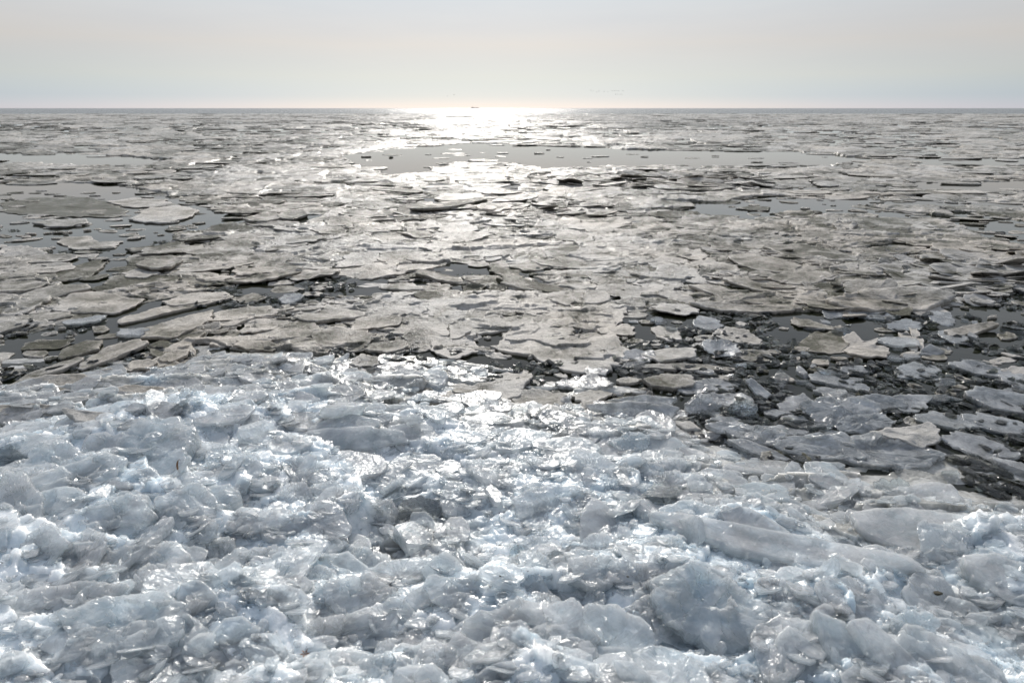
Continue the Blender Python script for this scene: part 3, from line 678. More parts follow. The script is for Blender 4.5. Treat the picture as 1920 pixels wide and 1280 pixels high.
# ------------------------------------------------------------------ half frozen sheet: broken thin ice, rising and dipping through the water line
def sheet_h(x, y):
    k = np.clip((y - 9) / 60, 0, 1) * 3 + 1            # plates grow towards the open lake
    X, Y = x / k, y / k
    wx = X + .10 * fbm(X * 3, Y * 3, None, 811, 4, .6); wy = Y + .07 * fbm(X * 3 + 5, Y * 3, None, 812, 4, .6)
    z = facet(wx * .6, wy, .62, 821, .020, .022) + facet(wx * .6, wy, .22, 831, .05, .013) + facet(wx * .7, wy, .08, 841, .10, .008)
    z = z + .016 * fbm(X * .8, Y * 1.1, None, 851, 4, .6)
    return z * (1 + (k - 1) * .35)
def sheet(name, y0, y1, ny, nx, label):
    ys = y0 * (y1 / y0) ** np.linspace(0, 1, ny); s_ = np.linspace(-1, 1, nx)
    X = s_[None] * (.82 * ys[:, None] + .4); Y = np.repeat(ys[:, None], nx, 1)
    z = sheet_h(X, Y); zn = zone(X.ravel(), Y.ravel()).reshape(X.shape)
    z = z + np.where(zn == 0, .012, 0) - np.where(zn == 1, .045 + .02 * np.clip(Y / 20, 0, 3), 0) - np.where(zn == 2, .4, 0) - np.where(zn == 3, .03, 0)
    z -= np.clip((Y - 188) / 20, 0, 1) * .3
    z = np.where((Y < 3.0) & (X > .6), -.4, z)
    ii = np.arange(ny * nx).reshape(ny, nx); F = np.stack([ii[:-1, :-1], ii[:-1, 1:], ii[1:, 1:], ii[1:, :-1]], -1).reshape(-1, 4)
    zr = z.ravel(); F = F[zr[F].max(1) > -.002]
    kk = np.clip((Y - 9) / 60, 0, 1) * 3 + 1
    tn = .32 + .35 * fbm(X / kk * .9, Y / kk * .9, None, 861, 3) + facet(X / kk * .6, Y / kk, .22, 831, 0, .25) + np.clip(z * 8, -.2, .3)
    used = np.unique(F); mp_ = np.full(ny * nx, -1); mp_[used] = np.arange(len(used))
    V = np.stack([X, Y, z], -1).reshape(-1, 3)[used]
    o = mesh_obj(name, V, [mp_[F]], M_PAN, True, attrs={'tone': np.clip(tn.ravel()[used], -.4, 1), 'rim': np.zeros(len(used))})
    tag(o, label, kind="stuff")
sheet("thin_ice", 2.3, 11.5, 760, 900, "broken sheet of thin wet ice between the near floes")
sheet("thin_ice", 11.5, 205, 900, 760, "broken sheet of thin ice stretching to the open lake")

# ------------------------------------------------------------------ scattered floes: one dart throw, large ones first
def darts(n, y0, y1, r0, r1, frac_open, frac_trench, squeeze, seed, circ=None):
    g = np.random.default_rng(seed)
    y = y0 * (y1 / y0) ** g.random(n) if y1 / y0 > 3 else np.sqrt(y0 ** 2 + (y1 ** 2 - y0 ** 2) * g.random(n))
    x = (g.random(n) * 2 - 1) * (0.80 * y + .3)
    r = np.sort(r0 * (r1 / r0) ** (g.random(n) ** 0.8))[::-1] * (1 if y1 / y0 <= 3 else np.clip(y / y1, .25, 1) ** .5)
    z = zone(x, y); pr = g.random(n)
    ok = (z == 0) | ((z == 1) & (pr < frac_open)) | ((z == 2) & (pr < frac_trench))
    x, y, r, z = x[ok], y[ok], r[ok], z[ok]
    r = np.where(z == 0, r, np.minimum(r, r1 + (r0 - r1) * .25))
    cell = r0 * 2; grid = {}; keepi = []
    def near(cx, cy): 
        for a in (-1, 0, 1):
            for b in (-1, 0, 1):
                yield from grid.get((cx + a, cy + b), ())
    for (cx, cy, cr_) in (circ or []): grid.setdefault((int(cx // cell), int(cy // cell)), []).append((cx, cy, cr_))
    for i in range(len(x)):
        c = (int(x[i] // cell), int(y[i] // cell)); good = True
        for (a, b, q) in near(*c):
            if (a - x[i]) ** 2 + (b - y[i]) ** 2 < (squeeze * (q + r[i])) ** 2: good = False; break
        if good:
            grid.setdefault(c, []).append((x[i], y[i], r[i])); keepi.append(i)
    k = np.array(keepi); return x[k], y[k], r[k], z[k]
circ = []
for (x0, y0, x1, y1) in FOOT:
    if y1 < 760:
        a = ground((x0 + x1) / 2, (y0 + y1) / 2); L = abs(ground(x1, (y0 + y1) / 2)[0] - ground(x0, (y0 + y1) / 2)[0]) / 2
        D = abs(ground(x0, y0)[1] - ground(x0, y1)[1]) / 2
        k = max(1, int(round(L / max(D, .05)))); rr = min(L, D * 1.1)
        for j in range(k): circ.append((a[0] + (-L + (2 * j + 1) * L / k), a[1], rr))
fx, fy, fr, fz = darts(26000, 2.6, 13, 0.36, 0.035, .09, .07, .80, 401, circ)
fscore = fr ** 2 / (fx ** 2 + fy ** 2) / (fy)
order = np.argsort(-fscore)
bad = [i for i in range(len(fx)) if to_px(fx[i], fy[i], 0)[0] > 1450 and to_px(fx[i], fy[i], 0)[1] > 872]
vis = [i for i in order if abs(to_px(fx[i], fy[i], 0)[0] - 960) < 960 and i not in bad]
N_IND = 205
ind = vis[:N_IND]; rest = np.array(sorted(set(range(len(fx))) - set(ind) - set(bad)))

def describe(px, py, words, used, self_phrase=None):
    d = sorted(((px - a) ** 2 + ((py - b) * 1.8) ** 2, a, b, s) for a, b, s in LAND)
    _, a, b, s = d[0]
    dx, dy = px - a, (py - b) * 1.8
    rel = ('to the right of' if dx > 0 else 'to the left of') if abs(dx) > abs(dy) else ('just in front of' if dy > 0 else 'just behind')
    return words, rel, s, (dx * dx + dy * dy) ** .5
pend = []
def label_later(o, px, py, words): pend.append((o, *describe(px, py, words, None)))
ORD = ['', 'second closest', 'third closest', 'fourth closest', 'fifth closest', 'sixth closest', 'seventh closest', 'eighth closest', 'ninth closest', 'tenth closest', 'eleventh closest', 'twelfth closest']
def flush_labels():
    groups = {}
    for o, w, rel, s, dist in pend: groups.setdefault((w, rel, s), []).append((dist, o))
    for (w, rel, s), L in groups.items():
        L.sort(key=lambda q: q[0])
        for k, (_, o) in enumerate(L):
            t_ = f"{w} {rel} {s}" + (f", {ORD[k]}" if k else (", closest" if len(L) > 1 else ""))
            if len(t_.split()) > 16: t_ = t_.replace('middle sized', 'medium').replace('flat lying', 'flat')
            o['label'] = t_

def blob(g, r, n=26):
    a = np.linspace(0, 2 * math.pi, n, endpoint=False)
    asp = 1 + 1.0 * g.random(); ang = g.normal(0, .45)
    k = int(g.integers(3, 6)); ph = g.random(k) * 6.28
    # irregular convex-ish polygon: cut a circle by k random chords
    rad = np.full(n, 1.0)
    for j in range(k):
        d = .62 + .33 * g.random(); c = np.cos(a - ph[j]); rad = np.where(c > 1e-3, np.minimum(rad, d / np.maximum(c, 1e-3)), rad)
    x, y = np.cos(a) * rad * r * asp ** .5, np.sin(a) * rad * r / asp ** .5
    return np.column_stack([x * math.cos(ang) - y * math.sin(ang), x * math.sin(ang) + y * math.cos(ang)]), asp
g = np.random.default_rng(77)
def tone_at(x, y, z, g):
    px, py = to_px(x, y, 0)
    t = .38 + .38 * vnoise(np.array([x * .7]), np.array([y * .5]), None, 500)[0] + g.normal(0, .22)
    if z == 2: t -= .15
    return float(np.clip(t, -.4, 1.0))
for i in ind:
    out2, asp = blob(g, fr[i] * 1.18)
    tn = tone_at(fx[i], fy[i], fz[i], g)
    rr = np.linalg.norm(out2, axis=1).max()
    th = float(.010 + .022 * g.random() ** 2)
    V, F3, F4, t_, rim, c = slab_geo(out2, th, .13, .006 + .006 * g.random(), 'pan', 7, 56, int(g.integers(1, 9000)), tn, .004)
    o = mesh_obj("ice_floe", V, [F3, F4], M_FLOE if (fz[i] == 2 and g.random() < .7) or (fy[i] < 3.9 and g.random() < .45) else M_PAN, True, attrs={'tone': t_, 'rim': rim})
    tl = g.normal(0, 2.2) + (3 if g.random() < .3 else 0) + (6 * g.random() if g.random() < .14 else 0)
    n_ = Vector((math.sin(math.radians(g.normal(0, 2))), -math.sin(math.radians(tl)), 1)).normalized()
    z0 = .010 + .018 * g.random() ** 2 + rr * abs(math.sin(math.radians(tl))) * .35
    o.rotation_euler = n_.to_track_quat('Z', 'Y').to_euler(); o.location = (fx[i], fy[i], z0)
    px, py = to_px(fx[i], fy[i], z0); w = rr * FPX / fy[i]
    size = 'tiny' if w < 22 else 'small' if w < 40 else 'middle sized' if w < 75 else 'large'
    col = 'dark wet' if tn < .12 else 'grey' if tn < .45 else 'pale' if tn < .72 else 'white'
    shp = 'long' if asp > 1.6 else 'oval' if asp > 1.25 else 'angular'
    tag(o, None, 'ice floe', GF); label_later(o, px, py, f"{size} {col} {shp} floe")

def batch_floes(name, x, y, r, tone, thick, tiltdeg, M, mat, seed, zoff=.006, zspan=.03):
    g = np.random.default_rng(seed); n = len(x)
    a = (np.arange(M) / M * 2 * math.pi)[None] + g.normal(0, .12, (n, M))
    rad = np.full((n, M), 1.0)
    for j in range(6):
        ph = g.random((n, 1)) * 6.28; d = .6 + .38 * g.random((n, 1)); c = np.cos(a - ph)
        rad = np.where(c > 1e-3, np.minimum(rad, d / np.maximum(c, 1e-3)), rad)
    rad *= 1 + g.normal(0, .06, (n, M)); asp = 1 + 1.1 * g.random((n, 1))
    an = g.normal(0, .5, (n, 1)); lx = np.cos(a) * rad * asp ** .5 * r[:, None] * 1.12; ly = np.sin(a) * rad / asp ** .5 * r[:, None] * 1.12
    X, Y = lx * np.cos(an) - ly * np.sin(an), lx * np.sin(an) + ly * np.cos(an)
    tx = np.tan(np.radians(g.normal(0, tiltdeg, (n, 1)))) * .5; ty = np.tan(np.radians(g.normal(0, tiltdeg, (n, 1)) ))
    th = thick * (.6 + .9 * g.random((n, 1))); z0 = zoff + zspan * g.random((n, 1)) ** 2 + r[:, None] * np.abs(ty) * .3
    def Z(X, Y, d): return z0 + X * tx + Y * ty + d
    rings = []
    for s, d in ((.55, g.normal(0, .12, (n, M)) * th), (.93, g.normal(0, .1, (n, M)) * th), (1.0, -.25 * th), (.95, -th)):
        rings.append(np.stack([X * s + x[:, None], Y * s + y[:, None], Z(X * s, Y * s, d) + 0 * X], -1))
    cen = np.stack([x[:, None], y[:, None], z0], -1)
    V = np.concatenate([cen] + rings, 1); nv = 1 + 4 * M
    A = np.arange(M); B_ = (A + 1) % M
    f3 = np.column_stack([np.zeros(M, int), 1 + A, 1 + B_]); f4 = []
    for k in range(3):
        p, q = 1 + k * M, 1 + (k + 1) * M; f4.append(np.column_stack([p + A, q + A, q + B_, p + B_]))
    f4 = np.concatenate(f4); off = (np.arange(n) * nv)[:, None, None]
    rim = np.tile(np.concatenate([[0], np.zeros(M), np.full(M, .7), np.full(M, 1.), np.zeros(M)]), n)
    return mesh_obj(name, V.reshape(-1, 3), [(f3[None] + off).reshape(-1, 3), (f4[None] + off).reshape(-1, 4)], mat, False, attrs={'tone': np.repeat(tone, nv), 'rim': rim})
def tones(x, y, z, seed):
    g = np.random.default_rng(seed)
    t = .38 + .38 * vnoise(x * .7 / np.maximum(1, y / 12), y * .5 / np.maximum(1, y / 12), None, 500) + g.normal(0, .22, len(x))
    return np.clip(t - .15 * (z == 2), -.4, 1)
pk = batch_floes("pack_ice", fx[rest], fy[rest], fr[rest], tones(fx[rest], fy[rest], fz[rest], 1), .016, 2.5, 18, M_PAN, 601, zspan=.015)
tag(pk, "small ice floes crowded between the larger ones in the near pack", kind="stuff")
mx_, my_, mr_, mz_ = darts(9000, 12.6, 45, .9, 0.10, .02, 1, .95, 402)
pk2 = batch_floes("pack_ice", mx_, my_, mr_, tones(mx_, my_, mz_, 2), .026, 1.6, 14, M_PAN, 602, zspan=.03)
tag(pk2, "drifting pack ice in the middle distance around the open lead", kind="stuff")
g = np.random.default_rng(33)
wx_, wy_, wr_, wz_ = darts(9000, 44, 200, 2.6, 0.35, .1, 1, 1.0, 403)
pk3 = batch_floes("pack_ice", wx_, wy_, wr_, tones(wx_, wy_, wz_, 3), .05, 1.2, 10, M_PAN, 603, zspan=.06)
tag(pk3, "far pack ice reaching to the band of open lake", kind="stuff")

# ------------------------------------------------------------------ broken shards
def ico(level):
    import bmesh
    bm = bmesh.new(); bmesh.ops.create_icosphere(bm, subdivisions=level, radius=1)
    V = np.array([v.co[:] for v in bm.verts]); F = np.array([[v.index for v in f.verts] for f in bm.faces]); bm.free()
    return V, F
ICO = {k: ico(k) for k in (1, 2, 3, 4, 5)}
def shard(level, seed, flat=.45, nplanes=14, detail=.03):
    V, F = ICO[level]; g = np.random.default_rng(seed)
    nrm = g.normal(size=(nplanes, 3)); nrm[:, :] /= np.linalg.norm(nrm, axis=1, keepdims=True)
    nrm = np.vstack([nrm, [[0, 0, 1], [0, 0, -1]]])
    d = np.concatenate([.55 + .4 * g.random(nplanes), [flat, flat]])
    c = V @ nrm.T; r = np.where(c > .05, d[None] / np.maximum(c, .05), 9).min(1)
    r = np.minimum(r, 1.25)
    P = V * r[:, None]
    if level >= 3:
        q = P * 3.1 + seed * .7
        dd = detail * fbm(q[:, 0], q[:, 1], q[:, 2], seed, 4, .6)
        q2 = P * 1.6; dd2 = -1.2 * detail * np.abs(vnoise(q2[:, 0] + 7, q2[:, 1], q2[:, 2], seed + 5))
        P = P * (1 + dd + dd2)[:, None]
    P[:, 0] *= 1.0 + .6 * g.random(); P[:, 1] *= .7 + .3 * g.random()
    return P, F
def rotm(g, n, tilt=None):
    q = g.normal(size=(n, 4))
    if tilt is not None:                      # mostly lying: small lean, any heading
        yaw = g.random(n) * 6.283; lean = np.radians(g.normal(0, tilt, n)); ax = g.random(n) * 6.283
        qy = np.stack([np.cos(yaw / 2), 0 * yaw, 0 * yaw, np.sin(yaw / 2)], -1)
        ql = np.stack([np.cos(lean / 2), np.sin(lean / 2) * np.cos(ax), np.sin(lean / 2) * np.sin(ax), 0 * yaw], -1)
        w1, x1, y1, z1 = ql.T; w2, x2, y2, z2 = qy.T
        q = np.stack([w1*w2-x1*x2-y1*y2-z1*z2, w1*x2+x1*w2+y1*z2-z1*y2, w1*y2-x1*z2+y1*w2+z1*x2, w1*z2+x1*y2-y1*x2+z1*w2], -1)
    q /= np.linalg.norm(q, axis=1, keepdims=True); w, x, y, z = q.T
    return np.stack([1-2*(y*y+z*z), 2*(x*y-z*w), 2*(x*z+y*w), 2*(x*y+z*w), 1-2*(x*x+z*z), 2*(y*z-x*w), 2*(x*z-y*w), 2*(y*z+x*w), 1-2*(x*x+y*y)], -1).reshape(-1, 3, 3)
def batch_shards(name, P, s, tone, level, mat, seed, flat, tilt, sink=.25):
    g = np.random.default_rng(seed); T = [shard(level, seed * 31 + k, flat * (.6 + .8 * g.random()), 9) for k in range(14)]
    R = rotm(g, len(P), tilt); which = g.integers(0, 14, len(P)); Vs, Fs, off, tn = [], [], 0, []
    for k, (V, F) in enumerate(T):
        m = np.where(which == k)[0]
        if not len(m): continue
        W_ = np.einsum('nij,vj->nvi', R[m], V) * s[m, None, None] + P[m, None, :]
        Vs.append(W_.reshape(-1, 3)); Fs.append((F[None] + (off + np.arange(len(m)) * len(V))[:, None, None]).reshape(-1, 3))
        off += len(m) * len(V); tn.append(np.repeat(tone[m], len(V)))
    V = np.concatenate(Vs); return mesh_obj(name, V, [np.concatenate(Fs)], mat, False, attrs={'tone': np.concatenate(tn), 'rim': np.zeros(len(V))})
g = np.random.default_rng(9)
# a) crushed glassy rubble floating in the dark trench and channels
n = 30000; y = 2.3 + (9 - 2.3) * g.random(n) ** 1.3; x = (g.random(n) * 2 - 1) * (.8 * y + .2); z = zone(x, y)
cl = fbm(x * 2.4, y * 2.4, None, 701, 3)
m = ((z == 2) & (cl > .0)) | ((z == 0) & (cl > .3)) | ((z == 1) & (cl > .9)); x, y = x[m], y[m]
s = .008 + .035 * g.random(len(x)) ** 3
o = batch_shards("floating_rubble", np.column_stack([x, y, s * .15 + .004]), s, .35 + .3 * g.normal(size=len(x)), 2, M_SLUSH, 5, .3, 18)
tag(o, "glassy crushed ice rubble floating on the dark water between floes", kind="stuff")
# b) slivers and crumbs over the heap
n = 3500; y = .95 + 3.1 * g.random(n) ** 1.2; x = (g.random(n) * 2 - 1) * (.9 * y + .2); hb = base_h(x, y); m = hb > .01; x, y = x[m], y[m]
s = .004 + .018 * g.random(len(x)) ** 3
hz = heap_h(x, y)
o = batch_shards("ice_crumbs", np.column_stack([x, y, hz + s * .1]), s, .6 + .3 * g.normal(size=len(x)), 2, M_BLOCK, 6, .45, 35)
tag(o, "loose crumbs and splinters of ice strewn over the heap", kind="stuff")
n = 7500; y = .95 + 3.1 * g.random(n) ** 1.2; x = (g.random(n) * 2 - 1) * (.9 * y + .2); hb = base_h(x, y); m = hb > .005; x, y = x[m], y[m]
hz = heap_h(x, y); s = .008 + .042 * g.random(len(x)) ** 2.2
fl_ = batch_floes("broken_plates", x, y, s, np.clip(g.normal(.5, .3, len(x)), -.2, 1), .009, 14, 10, M_BLOCK, 95, 0, 0)
co = np.zeros(len(fl_.data.vertices) * 3, dtype=np.float32); fl_.data.vertices.foreach_get("co", co); co = co.reshape(-1, 3)
co[:, 2] += np.repeat(hz + .004, len(co) // len(x)); fl_.data.vertices.foreach_set("co", co.ravel()); fl_.data.update()
tag(fl_, "small splintered plates of clear ice covering the heap", kind="stuff")
# c) single chunks one can point at, on the heap and in the trench
TPL = []
for k in range(26):
    V, F = shard(4, 900 + k, .15 + .20 * g.random(), 7, .008)
    TPL.append((V, F))
def chunk(x, y, z, s, tn, mat, k, lean, name, cat, group, words):
    V, F = TPL[k]
    o = mesh_obj(name, V * s, [F], mat, False, attrs={'tone': np.full(len(V), tn), 'rim': np.zeros(len(V))})
    o.location = (x, y, z); R = rotm(g, 1, lean)[0]; o.rotation_euler = Matrix(R.tolist()).to_euler()
    px, py = to_px(x, y, z); tag(o, None, cat, group); label_later(o, px, py, words); return o
def free(px, py, pad=0.15):
    for (x0, y0, x1, y1) in FOOT:
        w, h = (x1 - x0) * pad, (y1 - y0) * pad
        if x0 + w < px < x1 - w and y0 + h < py < y1 - h: return False
    return True
placed = []; made = 0; tries = 0
while made < 225 and tries < 26000:
    tries += 1
    y = 1.15 + 2.9 * g.random(); x = (g.random() * 2 - 1) * .82 * y
    hb = float(base_h(np.array([x]), np.array([y]))[0])
    if hb < .012: continue
    flatp = hb < .095 or (x < .4 and y > 2.45)
    if not flatp and g.random() < .45: continue
    z = float(np.mean(heap_h(x + np.array([0, .04, -.04, 0, 0]), y + np.array([0, 0, 0, .03, -.03])))); px, py = to_px(x, y, z)
    if not (-20 < px < 1940 and 640 < py < 1290) or not free(px, py, .25): continue
    s = .045 + .11 * g.random() ** 1.5
    if any((a - x) ** 2 + (b - y) ** 2 < (.62 * (s + c)) ** 2 for a, b, c in placed): continue
    placed.append((x, y, s)); out2, asp = blob(g, s)
    tn = float(np.clip(g.normal(.55, .25), -.1, 1)); th = .014 + .022 * g.random()
    V, F3, F4, t_, rim, c = slab_geo(out2, th, .05, .005 if flatp else .009, 'pan' if flatp else 'rough', 10, 72, int(g.integers(1, 9000)), tn, .003)
    o = mesh_obj("ice_plate", V, [F3, F4], M_FLOE if flatp and py < 800 and g.random() < .65 else M_BLOCK, flatp, attrs={'tone': t_, 'rim': rim})
    tl = g.normal(5, 5) if flatp else g.normal(14, 12)
    n_ = Vector((math.sin(math.radians(g.normal(0, 4 if flatp else 12))), -math.sin(math.radians(tl)), 1)).normalized()
    Q = n_.to_track_quat('Z', 'Y').to_matrix() @ Matrix.Rotation(g.normal(0 if x < .3 else -.5, .3), 3, 'Z')
    o.rotation_euler = Q.to_euler(); o.location = (x, y, z + .012)
    w = s * FPX / y * 2
    tag(o, None, 'ice slab', "flat ice slabs shingled on the heap")
    label_later(o, px, py, f"{'small' if w < 90 else 'middle sized' if w < 150 else 'large'} {'darkish' if tn < .35 else 'pale' if tn < .7 else 'white'} {'long' if asp > 1.6 else 'oval' if asp > 1.3 else 'angular'} {'flat lying' if flatp else 'tipped'} slab")
    made += 1
placed = [q for q in placed if g.random() < .6]; made = 0; tries = 0
while made < 80 and tries < 20000:
    tries += 1
    y = 1.0 + 2.9 * g.random(); x = (g.random() * 2 - 1) * .8 * y
    hb = float(base_h(np.array([x]), np.array([y]))[0])
    if hb < .03: continue
    z = float(heap_h(np.array([x]), np.array([y]))[0]); px, py = to_px(x, y, z)
    if not (0 < px < 1920 and 640 < py < 1280) or not free(px, py): continue
    s = .028 + .065 * g.random() ** 1.6
    if any((a - x) ** 2 + (b - y) ** 2 < (.75 * (s + c)) ** 2 for a, b, c in placed): continue
    placed.append((x, y, s)); tn = float(np.clip(g.normal(.5, .28), -.2, 1)); glass = tn < .2
    flatter = hb < .09
    wpx = s * FPX / y * 2
    size = 'small' if wpx < 45 else 'middle sized' if wpx < 85 else 'large'
    col = 'clear dark' if glass else 'bluish' if tn < .55 else 'frosty'
    chunk(x, y, z + s * .12, s, tn, M_GLASS if glass else M_BLOCK, int(g.integers(0, 26)), 12 if flatter else 35, "ice_chunk", "ice chunk", "broken ice chunks lying on the heap", f"{size} {col} chunk")
    made += 1
made = tries = 0
while made < 75 and tries < 9000:
    tries += 1
    px = 1150 + 770 * g.random(); py = 590 + 320 * g.random()
    P = ground(px, py)
    if zone(P[:1], P[1:2])[0] != 2 or not free(px, py): continue
    s = .02 + .045 * g.random() ** 1.6
    if any((a - P[0]) ** 2 + (b - P[1]) ** 2 < (.8 * (s + c)) ** 2 for a, b, c in placed): continue
    placed.append((P[0], P[1], s)); tn = float(np.clip(g.normal(.35, .35), -.3, 1)); glass = tn < .45
    chunk(P[0], P[1], s * .2, s, tn, M_GLASS if glass else M_FLOE, int(g.integers(0, 26)), 14, "ice_chunk", "ice chunk", "glassy chunks floating in the dark trench", f"{'small' if s < .035 else 'large'} {'glassy' if glass else 'white'} floating chunk")
    made += 1
flush_labels()

# ------------------------------------------------------------------ pressure ridges: many thin plates stacked on edge
def ridge(px0, py0, px1, py1, width, height, n, seed, tone0, label):
    g = np.random.default_rng(seed); a, b = ground(px0, py0), ground(px1, py1)
    f = g.random(n); x = a[0] + (b[0] - a[0]) * f + g.normal(0, width, n); y = a[1] + (b[1] - a[1]) * f + g.normal(0, width * 1.4, n)
    s = height * (.5 + 1.6 * g.random(n) ** 2)
    o = batch_floes("pressure_ridge", x, y, s, np.clip(tone0 + .25 * g.normal(size=n), -.3, 1), .014, 9, 14, M_PAN, seed, .01, height * .45)
    tag(o, label, kind="stuff")
ridge(1800, 520, 1960, 500, .18, .10, 420, 41, .6, "ridge of stacked brownish ice plates at the right edge")
ridge(1640, 560, 1900, 530, .12, .08, 260, 42, .5, "low ridge of plates beside the dark trench")
ridge(1290, 500, 1560, 572, .10, .05, 230, 45, .5, "low curved band of shingled plates right of centre")
ridge(1340, 470, 1640, 500, .12, .05, 200, 46, .5, "shingled plates squeezed between the oval pans")
ridge(1560, 520, 1920, 478, .14, .06, 260, 47, .5, "layered plates sweeping up to the right edge")
ridge(380, 622, 660, 566, .07, .04, 150, 48, .5, "thin plates pushed along the dark channel on the left")
ridge(20, 770, 900, 748, .10, .05, 260, 49, .6, "overlapping thin plates along the shingled edge of the heap")
ridge(1000, 338, 1420, 344, .4, .16, 300, 43, .4, "low pressure ridge in front of the wide open lead")
ridge(930, 400, 1100, 392, .3, .10, 160, 44, .5, "tumbled plates below the ridge in the glare")

# ------------------------------------------------------------------ small things
M_CAT = plain("catkin_brown", (0.16, 0.085, 0.04, 1), .8, .4, 900); M_LEAF = plain("dry_leaf", (0.20, 0.10, 0.06, 1), .7)
M_BIRD = plain("bird_glare_grey", (0.28, 0.27, 0.26, 1), .8); M_HULL = plain("ship_hull_glare_pale", (0.42, 0.42, 0.42, 1), .6, .2, .2); M_SHIPW = plain("ship_white", (0.45, 0.46, 0.46, 1), .5, .1, .2)  # hull and bird greys lightened to paint in the glare that fades them
M_GRIT = plain("bark_grit", (0.05, 0.045, 0.03, 1), .9)
dg = bpy.context.evaluated_depsgraph_get()
def surf(px, py):
    d = Vector(ray(px, py)).normalized()
    ok, loc, nrm, *_ = S.ray_cast(bpy.context.evaluated_depsgraph_get(), Vector((0, 0, CAM_H)), d)
    return loc, nrm
def tube(name, pts, rad, mat, parent=None, nseg=10):
    pts = [Vector(p) for p in pts]; V = []; n = len(pts)
    for k, p in enumerate(pts):
        t = (pts[min(k + 1, n - 1)] - pts[max(k - 1, 0)]).normalized(); u = t.orthogonal().normalized(); v = t.cross(u)
        r = rad[k] if hasattr(rad, '__len__') else rad
        for j in range(nseg):
            a = j / nseg * 6.2832; V.append(p + (u * math.cos(a) + v * math.sin(a)) * r * (1 + .18 * math.sin(j * 2.3 + k * 1.7)))
    F = [[k * nseg + j, k * nseg + (j + 1) % nseg, (k + 1) * nseg + (j + 1) % nseg, (k + 1) * nseg + j] for k in range(n - 1) for j in range(nseg)]
    V.append(pts[0]); V.append(pts[-1]); F3 = [[len(V) - 2, (j + 1) % nseg, j] for j in range(nseg)] + [[len(V) - 1, (n - 1) * nseg + j, (n - 1) * nseg + (j + 1) % nseg] for j in range(nseg)]
    return mesh_obj(name, np.array([v[:] for v in V]), [np.array(F3), np.array(F)], mat, True, parent)
# catkin
loc, nrm = surf(336, 876)
cat = bpy.data.objects.new("catkin", None); COL.objects.link(cat); cat.location = loc + Vector((0, -.006, .006))
tag(cat, "brown curved catkin lying on the big bluish ice block", "catkin")
curve = [(-.004 + .012 * ((k / 11 - .42) ** 2) * 2.6, -.020 * (k / 11 - .5) * .6, .025 - .05 * k / 11) for k in range(12)]
tube("catkin_body", curve, [.0008, .0022, .0028, .0030, .0031, .0031, .0030, .0029, .0027, .0024, .0018, .0007], M_CAT, cat)
tube("hooked_stalk", [(.002, .006, .024), (.004, .006, .028), (.007, .006, .028), (.008, .006, .024)], .0009, M_CAT, cat, 6)
# dry leaf bits
loc, nrm = surf(572, 1228)
V = []; F = []
for k in range(6):
    a = k / 6 * 6.283; V += [(0, 0, 0), (.006 * math.cos(a - .35), .006 * math.sin(a - .35), .002), (.013 * math.cos(a), .013 * math.sin(a), .005 * math.sin(k * 2)), (.006 * math.cos(a + .35), .006 * math.sin(a + .35), .003)]
    F.append([4 * k, 4 * k + 1, 4 * k + 2, 4 * k + 3])
V = np.array(V); V2 = V - [0, 0, .0009]; nb = len(V); F = np.array(F)
side = np.concatenate([np.stack([F[:, i], F[:, (i + 1) % 4], F[:, (i + 1) % 4] + nb, F[:, i] + nb], -1) for i in range(4)])
lf = mesh_obj("withered_leaf", np.vstack([V, V2]), [F, F[:, ::-1] + nb, side], M_LEAF, False); lf.location = loc + Vector((0, 0, .004))
lf.rotation_euler = (.5, .2, .4)
tag(lf, "tiny withered reddish brown leaf scrap on the ice near the bottom edge", "leaf scrap")
for px, py, s, lab in ((1177, 1081, .0035, "dark speck of bark beside the straight sided slab"), (1757, 1113, .012, "flat dark chip of bark on pale ice at the lower right"),
                       (813, 997, .003, "tiny dark speck under the smooth glassy dome"), (937, 1022, .003, "tiny brown speck right of the dark crevice"), (938, 1080, .003, "tiny brown speck above the rough bottom crest"),
                       (1375, 929, .0035, "tiny black speck on grey ice under the slim translucent slab"), (1232, 893, .003, "tiny black speck beside the glinting rim block")):
    loc, nrm = surf(px, py); V, F = shard(2, int(px), .35, 8)
    b = mesh_obj("bark_speck", V * s, [F], M_GRIT, False); b.location = loc + Vector((0, 0, s * .2)); tag(b, lab, "bark speck", "specks of bark on the ice")
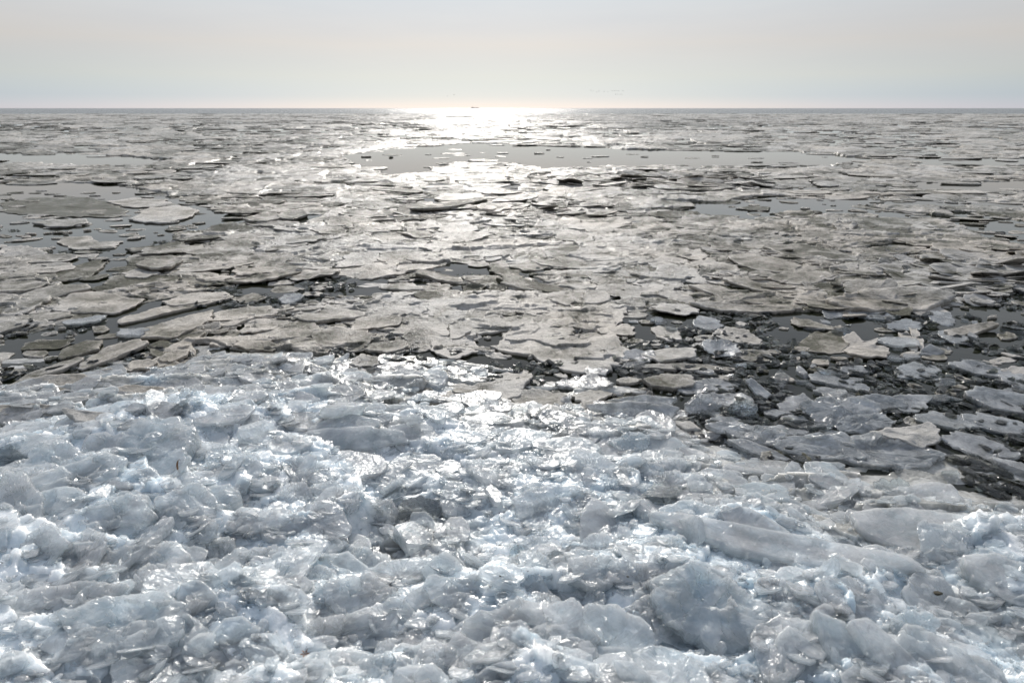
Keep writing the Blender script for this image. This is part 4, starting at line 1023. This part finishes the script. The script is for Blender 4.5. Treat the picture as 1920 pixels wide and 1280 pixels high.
# birds far over the lake
def bird(px, py, flap, lab, D=620.0):
    P = np.array([0, 0, CAM_H]) + ray(px, py) / ray(px, py)[1] * D
    r = bpy.data.objects.new("flying_bird", None); COL.objects.link(r); r.location = P; r.rotation_euler = (0, 0, 1.2)
    tag(r, lab, "bird", "birds flying low over the horizon")
    tube("torso", [(0, -.42, 0), (0, -.3, 0), (0, -.05, 0), (0, .2, 0), (0, .36, .03), (0, .46, .03)], [.02, .09, .13, .10, .06, .015], M_BIRD, r, 8)
    for sgn in (-1, 1):
        z1, z2 = .28 * flap, .2 * flap
        V = np.array([(0, .16, 0), (0, -.12, 0), (sgn * .34, .20, z1), (sgn * .34, -.08, z1), (sgn * .8, -.02, z2), (sgn * .76, -.10, z2)]); V2 = V + [0, 0, -.03]
        q = np.array([[0, 1, 3, 2], [2, 3, 5, 4]]); sd = np.array([[0, 2, 8, 6], [2, 4, 10, 8], [4, 5, 11, 10], [5, 3, 9, 11], [3, 1, 7, 9], [1, 0, 6, 7]])
        mesh_obj("wing", np.vstack([V, V2]), [q, q[:, ::-1] + 6, sd], M_BIRD, False, r)
for k, (px, py) in enumerate(((1108, 170), (1112, 171), (1119, 173), (1123, 171.5), (1133, 172), (1140, 172.5), (1148, 170.5), (1152, 171), (1156, 170.5), (1160, 170.5), (1168, 170.5))):
    bird(px, py, (1, .3, -.6, .8)[k % 4], f"{['first','second','third','fourth','fifth','sixth','seventh','eighth','ninth','tenth','eleventh'][k]} bird from the left in the higher line of distant birds")
for k, (px, py) in enumerate(((1154, 177), (1158, 177.3), (1163, 177.5), (1166, 177))):
    bird(px, py, (1, -.5, .6, .2)[k], f"{['first','second','third','fourth'][k]} bird from the left in the lower line of distant birds")
bird(851, 178, .8, "lone distant bird just above the sun's glitter"); bird(839, 180.5, .3, "fainter lone bird left of the other one above the glitter")
# cargo ship on the horizon
D = 4000.0; P = ray(891, 203.2); P = P / P[1] * D
sh = bpy.data.objects.new("cargo_ship", None); COL.objects.link(sh); sh.location = (P[0], D, 0)
tag(sh, "tiny grey cargo ship on the horizon inside the sun's glitter", "ship")
def box(name, x0, x1, y0, y1, z0, z1, mat, par, cx=0):
    V = np.array([(x0 - cx, y0, z1), (x1 + cx, y0, z1), (x1 + cx, y1, z1), (x0 - cx, y1, z1), (x0, y0, z0), (x1, y0, z0), (x1, y1, z0), (x0, y1, z0)])
    return mesh_obj(name, V, [np.array([[0, 1, 2, 3], [7, 6, 5, 4], [4, 5, 1, 0], [5, 6, 2, 1], [6, 7, 3, 2], [7, 4, 0, 3]])], mat, False, par)
box("hull", -21, 22, -4, 4, -1, 3.2, M_HULL, sh, 1.5); wh = box("wheelhouse", -19, -12, -3, 3, 3.2, 7.5, M_SHIPW, sh); box("mast", -16, -15.4, -.3, .3, 7.5, 11, M_HULL, sh)
box("hatch_cover", -10, 17, -3, 3, 3.2, 4.3, M_HULL, sh); box("foremast", 19, 19.5, -.3, .3, 3.2, 7, M_HULL, sh)
